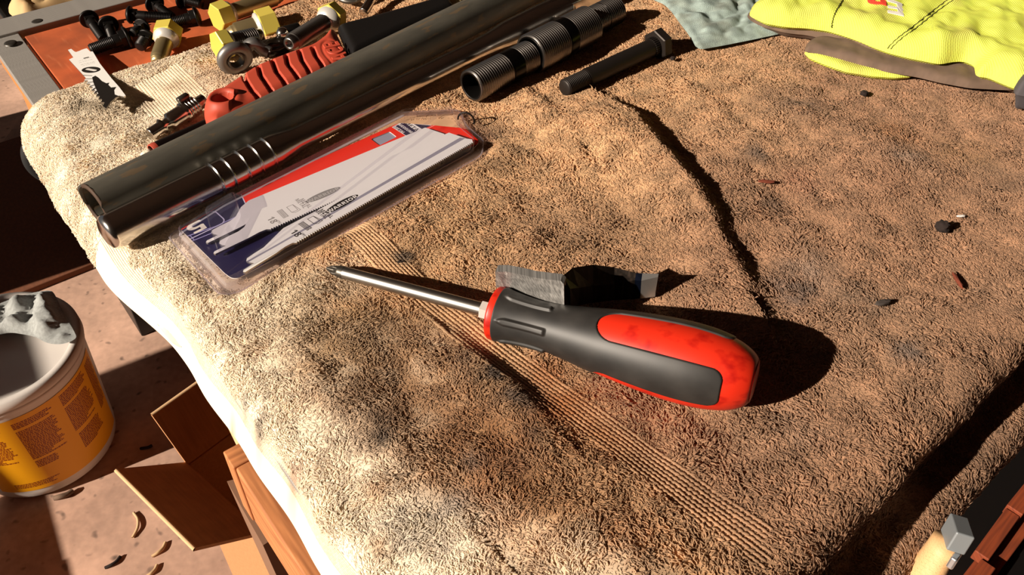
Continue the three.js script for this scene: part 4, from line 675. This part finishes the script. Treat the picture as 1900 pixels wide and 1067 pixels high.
// ───────── below the bench ─────────
const FL = -TOP; // floor level, measured from the bench top
{ // pail with a label
  const c = V3(-.69, 0, -.78), t = thing('pail', 'white plastic pail with yellow printed label, rag on its lid', 'pail', c), H = .205;
  part('tub', new THREE.LatheGeometry([[0, .001], [.080, .001], [.090, .003], [.0965, .010], [.098, .020], [.108, H - .016], [.110, H - .015], [.110, H - .010], [.107, H - .008], [.107, H], [0, H]].map(([r, y]) => V2(r, y)), 96), M.bucketWhite, t);
  part('lid', new THREE.LatheGeometry([[0, H + .001], [.098, H + .001], [.100, H + .006], [.111, H + .006], [.112, H - .006], [.110, H - .008]].map(([r, y]) => V2(r, y)), 96), M.bucketWhite, t);
  const tex = canvasTex(1024, 512, (g, w, h) => {
    const gr = '#f0a80c'; g.fillStyle = gr; g.fillRect(0, 0, w, h); g.fillStyle = '#8a3c0a';
    const block = (x, y, bw, bh, rows) => { const dy = bh / rows; for (let i = 0; i < rows; i++) { const len = bw * (.8 + .2 * rnd()) * (i > rows * .8 && rnd() < .5 ? .6 : 1); let q = x; while (q < x + len) { const l = 5 + rnd() * 16; g.fillRect(q, y + i * dy, Math.min(l, x + len - q), dy * .78); q += l + 3; } } };
    block(60, 30, 210, 60, 5); block(60, 120, 210, 170, 16); block(330, 30, 240, 40, 4); block(330, 86, 240, 210, 20); block(330, 310, 160, 50, 5); block(630, 20, 240, 70, 7); block(630, 105, 240, 170, 16); block(640, 300, 220, 110, 10); block(120, 452, 300, 36, 4); block(900, 30, 110, 300, 26);
  });
  const NA = 60, P = [], U = [], I = [], a0 = -1.75, a1 = a0 + 2.05; for (let i = 0; i <= NA; i++) for (const j of [0, 1]) { const a = mix(a0, a1, i / NA), y = j ? .180 : .026, r = mix(.098, .108, (y - .02) / (H - .036)) + .0006; P.push(Math.cos(a) * r, y, -Math.sin(a) * r); U.push(i / NA, j); }
  for (let i = 0; i < NA; i++) { const a = i * 2; I.push(a, a + 2, a + 1, a + 1, a + 2, a + 3); } const g = new THREE.BufferGeometry(); g.setAttribute('position', new THREE.Float32BufferAttribute(P, 3)); g.setAttribute('uv', new THREE.Float32BufferAttribute(U, 2)); g.setIndex(I); g.computeVertexNormals(); tag(part('label', g, mat({ map: tex, roughness: .5 }), t), 'yellow printed label');
  const yl = FL + H + .012, r = thing('shop_rag', 'pale grey terry rag draped over the pail lid', 'rag', at(60, 590, FL + H + .007)), o = roundPoly(trace([[-60, 600], [-20, 575], [30, 556], [66, 546], [98, 541], [108, 558], [120, 588], [136, 612], [146, 632], [120, 643], [92, 642], [66, 628], [20, 620], [-60, 640]], yl), .01, 4);
  wpart('cloth', puff(o, .004, (d, x, z) => TOP + yl + .004 + .010 * smooth(0, .02, d) + (n2(x * 22, z * 22) * .012 + n2(x * 160, z * 160) * .0022 + n2(x * 320, z * 320) * .0012) * smooth(0, .015, d), (d) => TOP + yl + .004 - .006 * smooth(0, .012, d)), mat({ map: dataTex(256, 256, (x, y) => { const k = 1 + fbm(x * 30, y * 30, 3) * .12; return [.75 * k, .765 * k, .755 * k]; }, 6, 6), bumpMap: ragBump, bumpScale: .002, roughness: 1 }), r);
}
{ // flattened sheet in the shade, tall cartons that shade it, wheel, crate with a leather glove
  const A = at(219, 470, FL + .012), t = thing('brown_sheet', 'flat dark brown fibre sheet on the floor left of the bench', 'sheet', A, AB);
  part('panel', boxAt(.34, .012, .52, .002).translate(-.17, -.006, -.26), M.cardBrown, t);
  const n = V2(-Math.sin(SUN_AZ), Math.cos(SUN_AZ)), d = V2(Math.cos(SUN_AZ), Math.sin(SUN_AZ)), pt = (nn, dd) => V3(n.x * nn + d.x * dd, 0, -(n.y * nn + d.y * dd));
  const ed = .03, HC = .36, back = ed - HC / Math.tan(SUN_EL);
  const mk = (name, label, n0, n1, d0, d1, h) => { const p = pt((n0 + n1) / 2, (d0 + d1) / 2), c = thing(name, label, 'carton', p, SUN_AZ); part('carton_body', boxAt(d1 - d0, h, n1 - n0, .003).translate(0, h / 2, 0), M.card, c); part('tape', boxAt(d1 - d0 + .001, .0006, .05, .0002).translate(0, h + .0003, 0), M.cardEdge, c); };
  mk('tall_carton', 'closed tan carton standing on the floor left of the bench', 1.405, 2.05, back - .35, back, HC);
  mk('low_carton', 'low closed carton on the floor to the left of the pail', .62, .97, -.188 - .25 / Math.tan(SUN_EL) - .3, -.188 - .25 / Math.tan(SUN_EL), .25);
  const sp = pt(1.035, -1.32), pl = thing('upright_panel', 'upright plywood panel on two short legs left of the pail', 'panel', sp, SUN_AZ - Math.PI / 2); part('sheet', boxAt(.20, .23, .012, .002).translate(0, .70, 0), M.ply, pl); for (const x of [-.08, .08]) part('leg', boxAt(.03, .60, .03).translate(x, .30, 0), M.ply, pl);
  const w = at(112, 287, FL + .085), wh = thing('wheel', 'small black rubber tyred wheel with tan hub on the floor', 'wheel', V3(w.x, .0125, w.z), .35);
  part('tyre', new THREE.TorusGeometry(.052, .0175, 20, 64).translate(0, .0700, 0), M.rubber, wh); const hub = part('hub', lathe([[-.014, 0], [-.014, .03], [-.010, .040], [.010, .040], [.014, .03], [.014, 0]], 48).rotateY(Math.PI / 2).translate(0, .0700, 0), mat({ color: C('#b58a68'), roughness: .6 }), wh); part('axle_nut', hexPrism(.013, .024, .012).rotateY(-Math.PI / 2).translate(0, .0700, 0), M.steelDark, wh);
  const k0 = stAt(24, 58, -.20), cw = ST(k0[0] + .24, k0[1] - .16), cr = thing('black_crate', 'open black plastic crate behind the bench', 'crate', V3(cw.x, 0, cw.z), AB);
  const ch = TOP - .20; for (const [x, z, a, b] of [[0, -.052, .48, .006], [0, .158, .48, .006], [-.237, .053, .006, .204], [.237, .053, .006, .204]]) part('side', boxAt(a, ch, b, .002).translate(x, ch / 2, z), M.blackPlastic, cr); part('floor_panel', boxAt(.468, .01, .204, .002).translate(0, .006, .053), M.blackPlastic, cr); part('insert', boxAt(.468, .01, .204, .002).translate(0, ch - .03, .053), M.blackPlastic, cr);
  const ly = -.190, lo = roundPoly(trace([[14, 22], [34, 2], [50, -14], [150, -24], [214, -22], [180, 0], [150, 10], [120, 18], [84, 28], [62, 36], [48, 38], [28, 34]], ly), .008, 4), lg = thing('leather_glove', 'crumpled tan leather glove lying in the black crate', 'glove', at(90, 15, ly - .02));
  wpart('leather', puff(lo, .003, (d, x, z) => TOP + ly + .018 * Math.sqrt(1 - (1 - clamp(d / .03)) ** 2) + Math.abs(n2(x * 22 + z * 9, z * 18)) * .024 * smooth(0, .02, d), (d) => TOP + ly - .02 * smooth(0, .02, d)), M.leather, lg);
}
{ // open carton
  const yT = -.42, h = TOP + yT, K = at(342, 863, yT), K2 = at(483, 994, yT), ux = K2.clone().sub(K).normalize(), ang = Math.atan2(-ux.z, ux.x), t = thing('open_carton', 'open brown cardboard carton with raised flaps under the bench edge', 'carton', V3(K.x, 0, K.z), ang);
  const Ln = .150, Wd = .17, th = .004; // local x along the near-left rim, local -z into the box
  const wall = (name, a, b, c, x, y, z) => part(name, boxAt(a, b, c, .0008).translate(x, y, z), M.card, t);
  wall('side', Ln, h, th, Ln / 2, h / 2, -th / 2); wall('side', Ln, h, th, Ln / 2, h / 2, -Wd + th / 2); wall('side', th, h, Wd - 2 * th, th / 2, h / 2, -Wd / 2); wall('side', th, h, Wd - 2 * th, Ln - th / 2, h / 2, -Wd / 2); wall('bottom', Ln - 2 * th, th, Wd - 2 * th, Ln / 2, th / 2, -Wd / 2);
  const inv = new THREE.Matrix4().makeRotationY(ang).setPosition(K.x, 0, K.z).invert(), lc = (u, v, y) => at(u, v, y).applyMatrix4(inv);
  const flap = (q, label) => { const [a, b, c, d] = q, nn = b.clone().sub(a).cross(d.clone().sub(a)).normalize().multiplyScalar(.0035); const g = loft([[a, b, c, d], [a, b, c, d].map((p) => p.clone().sub(nn))]); const uv = g.attributes.uv, p = g.attributes.position; for (let i = 0; i < uv.count; i++) uv.setXY(i, p.getX(i), p.getZ(i)); part('flap', g, M.card, t); const tube = new THREE.TubeGeometry(new THREE.LineCurve3(c, d), 1, .0021, 6).translate(-nn.x / 2, -nn.y / 2, -nn.z / 2); tag(part('flap_edge', tube, M.cardEdge, t), 'pale corrugated edge'); };
  flap([lc(342, 863, yT), lc(483, 994, yT), lc(360, 1023, -.36), lc(214, 876, -.36)]);
  flap([V3(0, h, -Wd * .98), V3(0, h, -.002), lc(280, 770, -.36), lc(376, 702, -.36)]);
  const pf = [lc(446, 840, yT + .10), lc(402, 750, yT + .13), lc(420, 752, yT + .14), lc(470, 850, yT + .10)]; const pg = loft([pf, pf.map((p) => p.clone().add(V3(0, -.003, 0)))]); part('raised_flap', pg, M.cardEdge, t);
}
{ // loose panel and timber rail under the towel's left edge
  const yB = -.0315, a = stAt(436, 868, yB), w = .040, t1 = -.108, base = ST(a[0] + w / 2, (a[1] + t1) / 2, yB - .045), r = thing('timber_rail', 'orange-brown timber rail fixed under the left edge of the towel', 'rail', base, AB), len = t1 - a[1];
  const g = boxAt(w, .045, len, .0012).translate(0, .0225, 0), p = g.attributes.position, uv = g.attributes.uv; for (let i = 0; i < p.count; i++) uv.setXY(i, p.getZ(i) * 1.0, p.getX(i) * 1.0 + p.getY(i)); part('rail', g, M.pine, r);
  const e = boxAt(w, .045, .0119, .0008).translate(-.0008, .0225, -len / 2 - .0062), pe = e.attributes.position, ue = e.attributes.uv; for (let i = 0; i < pe.count; i++) ue.setXY(i, pe.getX(i), pe.getZ(i)); tag(part('end_block', e, M.pine, r), 'end block set across the grain');
  const q = at(470, 960, -.10), l = thing('loose_panel', 'grey-brown splintered panel leaning below the timber rail', 'panel', V3(q.x, TOP - .2, q.z)), P = [at(421, 893, -.12), at(440, 888, -.12), at(506, 1000, -.12), at(488, 1012, -.12)]; wpart('sheet', loft([P, P.map((x) => x.clone().add(V3(.01, -.10, .01)))]), mat({ color: C('#7d5c46'), roughness: .8 }), l);
  const P2 = [at(487, 982, -.16), at(505, 978, -.16), at(548, 1062, -.16), at(540, 1110, -.16), at(524, 1068, -.16)]; wpart('board', loft([P2, P2.map((x) => x.clone().add(V3(.015, -.12, .01)))]), mat({ color: C('#a5673a'), roughness: .8 }), l);
}
{ // lower right: hammer handle and slats
  const A = at(1757, 1000, -.018), B = at(1690, 1110, -.052), t = thing('wooden_handle', 'pale wooden tool handle with a grey metal end piece at the bottom right', 'handle'); aim(t, A, B); const L = A.distanceTo(B);
  part('shaft', lathe([[0, 0], [.001, .0062], [.006, .0066], [L * .5, .0078], [L, .0095], [L + .05, .010], [L + .05, 0]], 36).scale(1, .85, 1), M.paleWood, t); part('end_piece', boxAt(.010, .0075, .0125, .0008).translate(-.004, .0025, 0), mat({ color: C('#8a8f92'), metalness: .4, roughness: .55 }), t); part('foil', boxAt(.006, .003, .010, .001).translate(.004, .006, .003).rotateX(.5), mat({ color: C('#d8dade'), metalness: .9, roughness: .3 }), t);
  const kc = at(1940, 1000, -.47), k = thing('slatted_tray', 'red-brown wooden slats joined in a tray on the black tote, lower right corner', 'tray', V3(kc.x, TOP - .475, kc.z));
  const sl = (a, b, y, w, h) => { const P = at(a[0], a[1], y), Q = at(b[0], b[1], y), n = P.distanceTo(Q), s = new THREE.Object3D(); aim(s, P, Q); s.updateMatrix(); const g = boxAt(n, h, w, .0012).translate(n / 2, -h / 2, 0), p = g.attributes.position, uv = g.attributes.uv; for (let i = 0; i < p.count; i++) uv.setXY(i, p.getX(i), p.getZ(i) + p.getY(i)); g.applyMatrix4(s.matrix); wpart('slat', g, M.redwood, k); };
  sl([1822, 1030], [1880, 950], -.450, .014, .014); sl([1883, 946], [1960, 850], -.447, .016, .014); sl([1805, 1085], [1960, 880], -.465, .022, .014); sl([1835, 1045], [1760, 1150], -.451, .014, .014);
  const tc = at(1905, 990, -.48), tb = thing('black_tote', 'black plastic tote on the floor below the near edge of the bench', 'tote', V3(tc.x + .05, 0, tc.z + .02), .9), th = TOP - .480; part('shell', boxAt(.50, th - .02, .46, .02).translate(0, (th - .02) / 2, 0), M.blackPlastic, tb); part('lid', boxAt(.52, .02, .48, .006).translate(0, th - .01, 0), M.blackPlastic, tb);
}
{ // dry bits on the floor
  const bit = (label, u, v, l, rot, m, th = .0022) => { const p = at(u, v, FL), g = new THREE.TubeGeometry(new THREE.CatmullRomCurve3([V3(-l, 0, 0), V3(-l * .3, th * .8, l * .22), V3(l * .4, th * .4, l * .1), V3(l, 0, -l * .3)]), 16, th, 6).rotateY(rot), o = part('dry_leaf_bit', g, m, scene); o.position.set(p.x, th * .9, p.z); tag(o, label, 'debris', 'dry bits on the concrete floor'); };
  const straw = mat({ color: C('#c7a67c'), roughness: .9 }), dark = M.debrisDark;
  bit('curled straw-coloured bit on the concrete left of the carton flap', 252, 975, .020, 1.7, straw, .0020); bit('short straw-coloured bit below the carton flap', 297, 1022, .012, .9, straw); bit('dark dry bit on the concrete near the bottom edge', 211, 1046, .011, .7, dark); bit('dark crumb on the concrete beside the pail foot', 120, 922, .012, .4, mat({ color: C('#6d5746'), roughness: .9 }), .004); bit('small pale chip near the bottom of the floor', 283, 1062, .010, .9, straw); bit('tiny dark bit on the concrete by the carton', 272, 832, .008, .2, dark);
}

renderer.render(scene, camera);
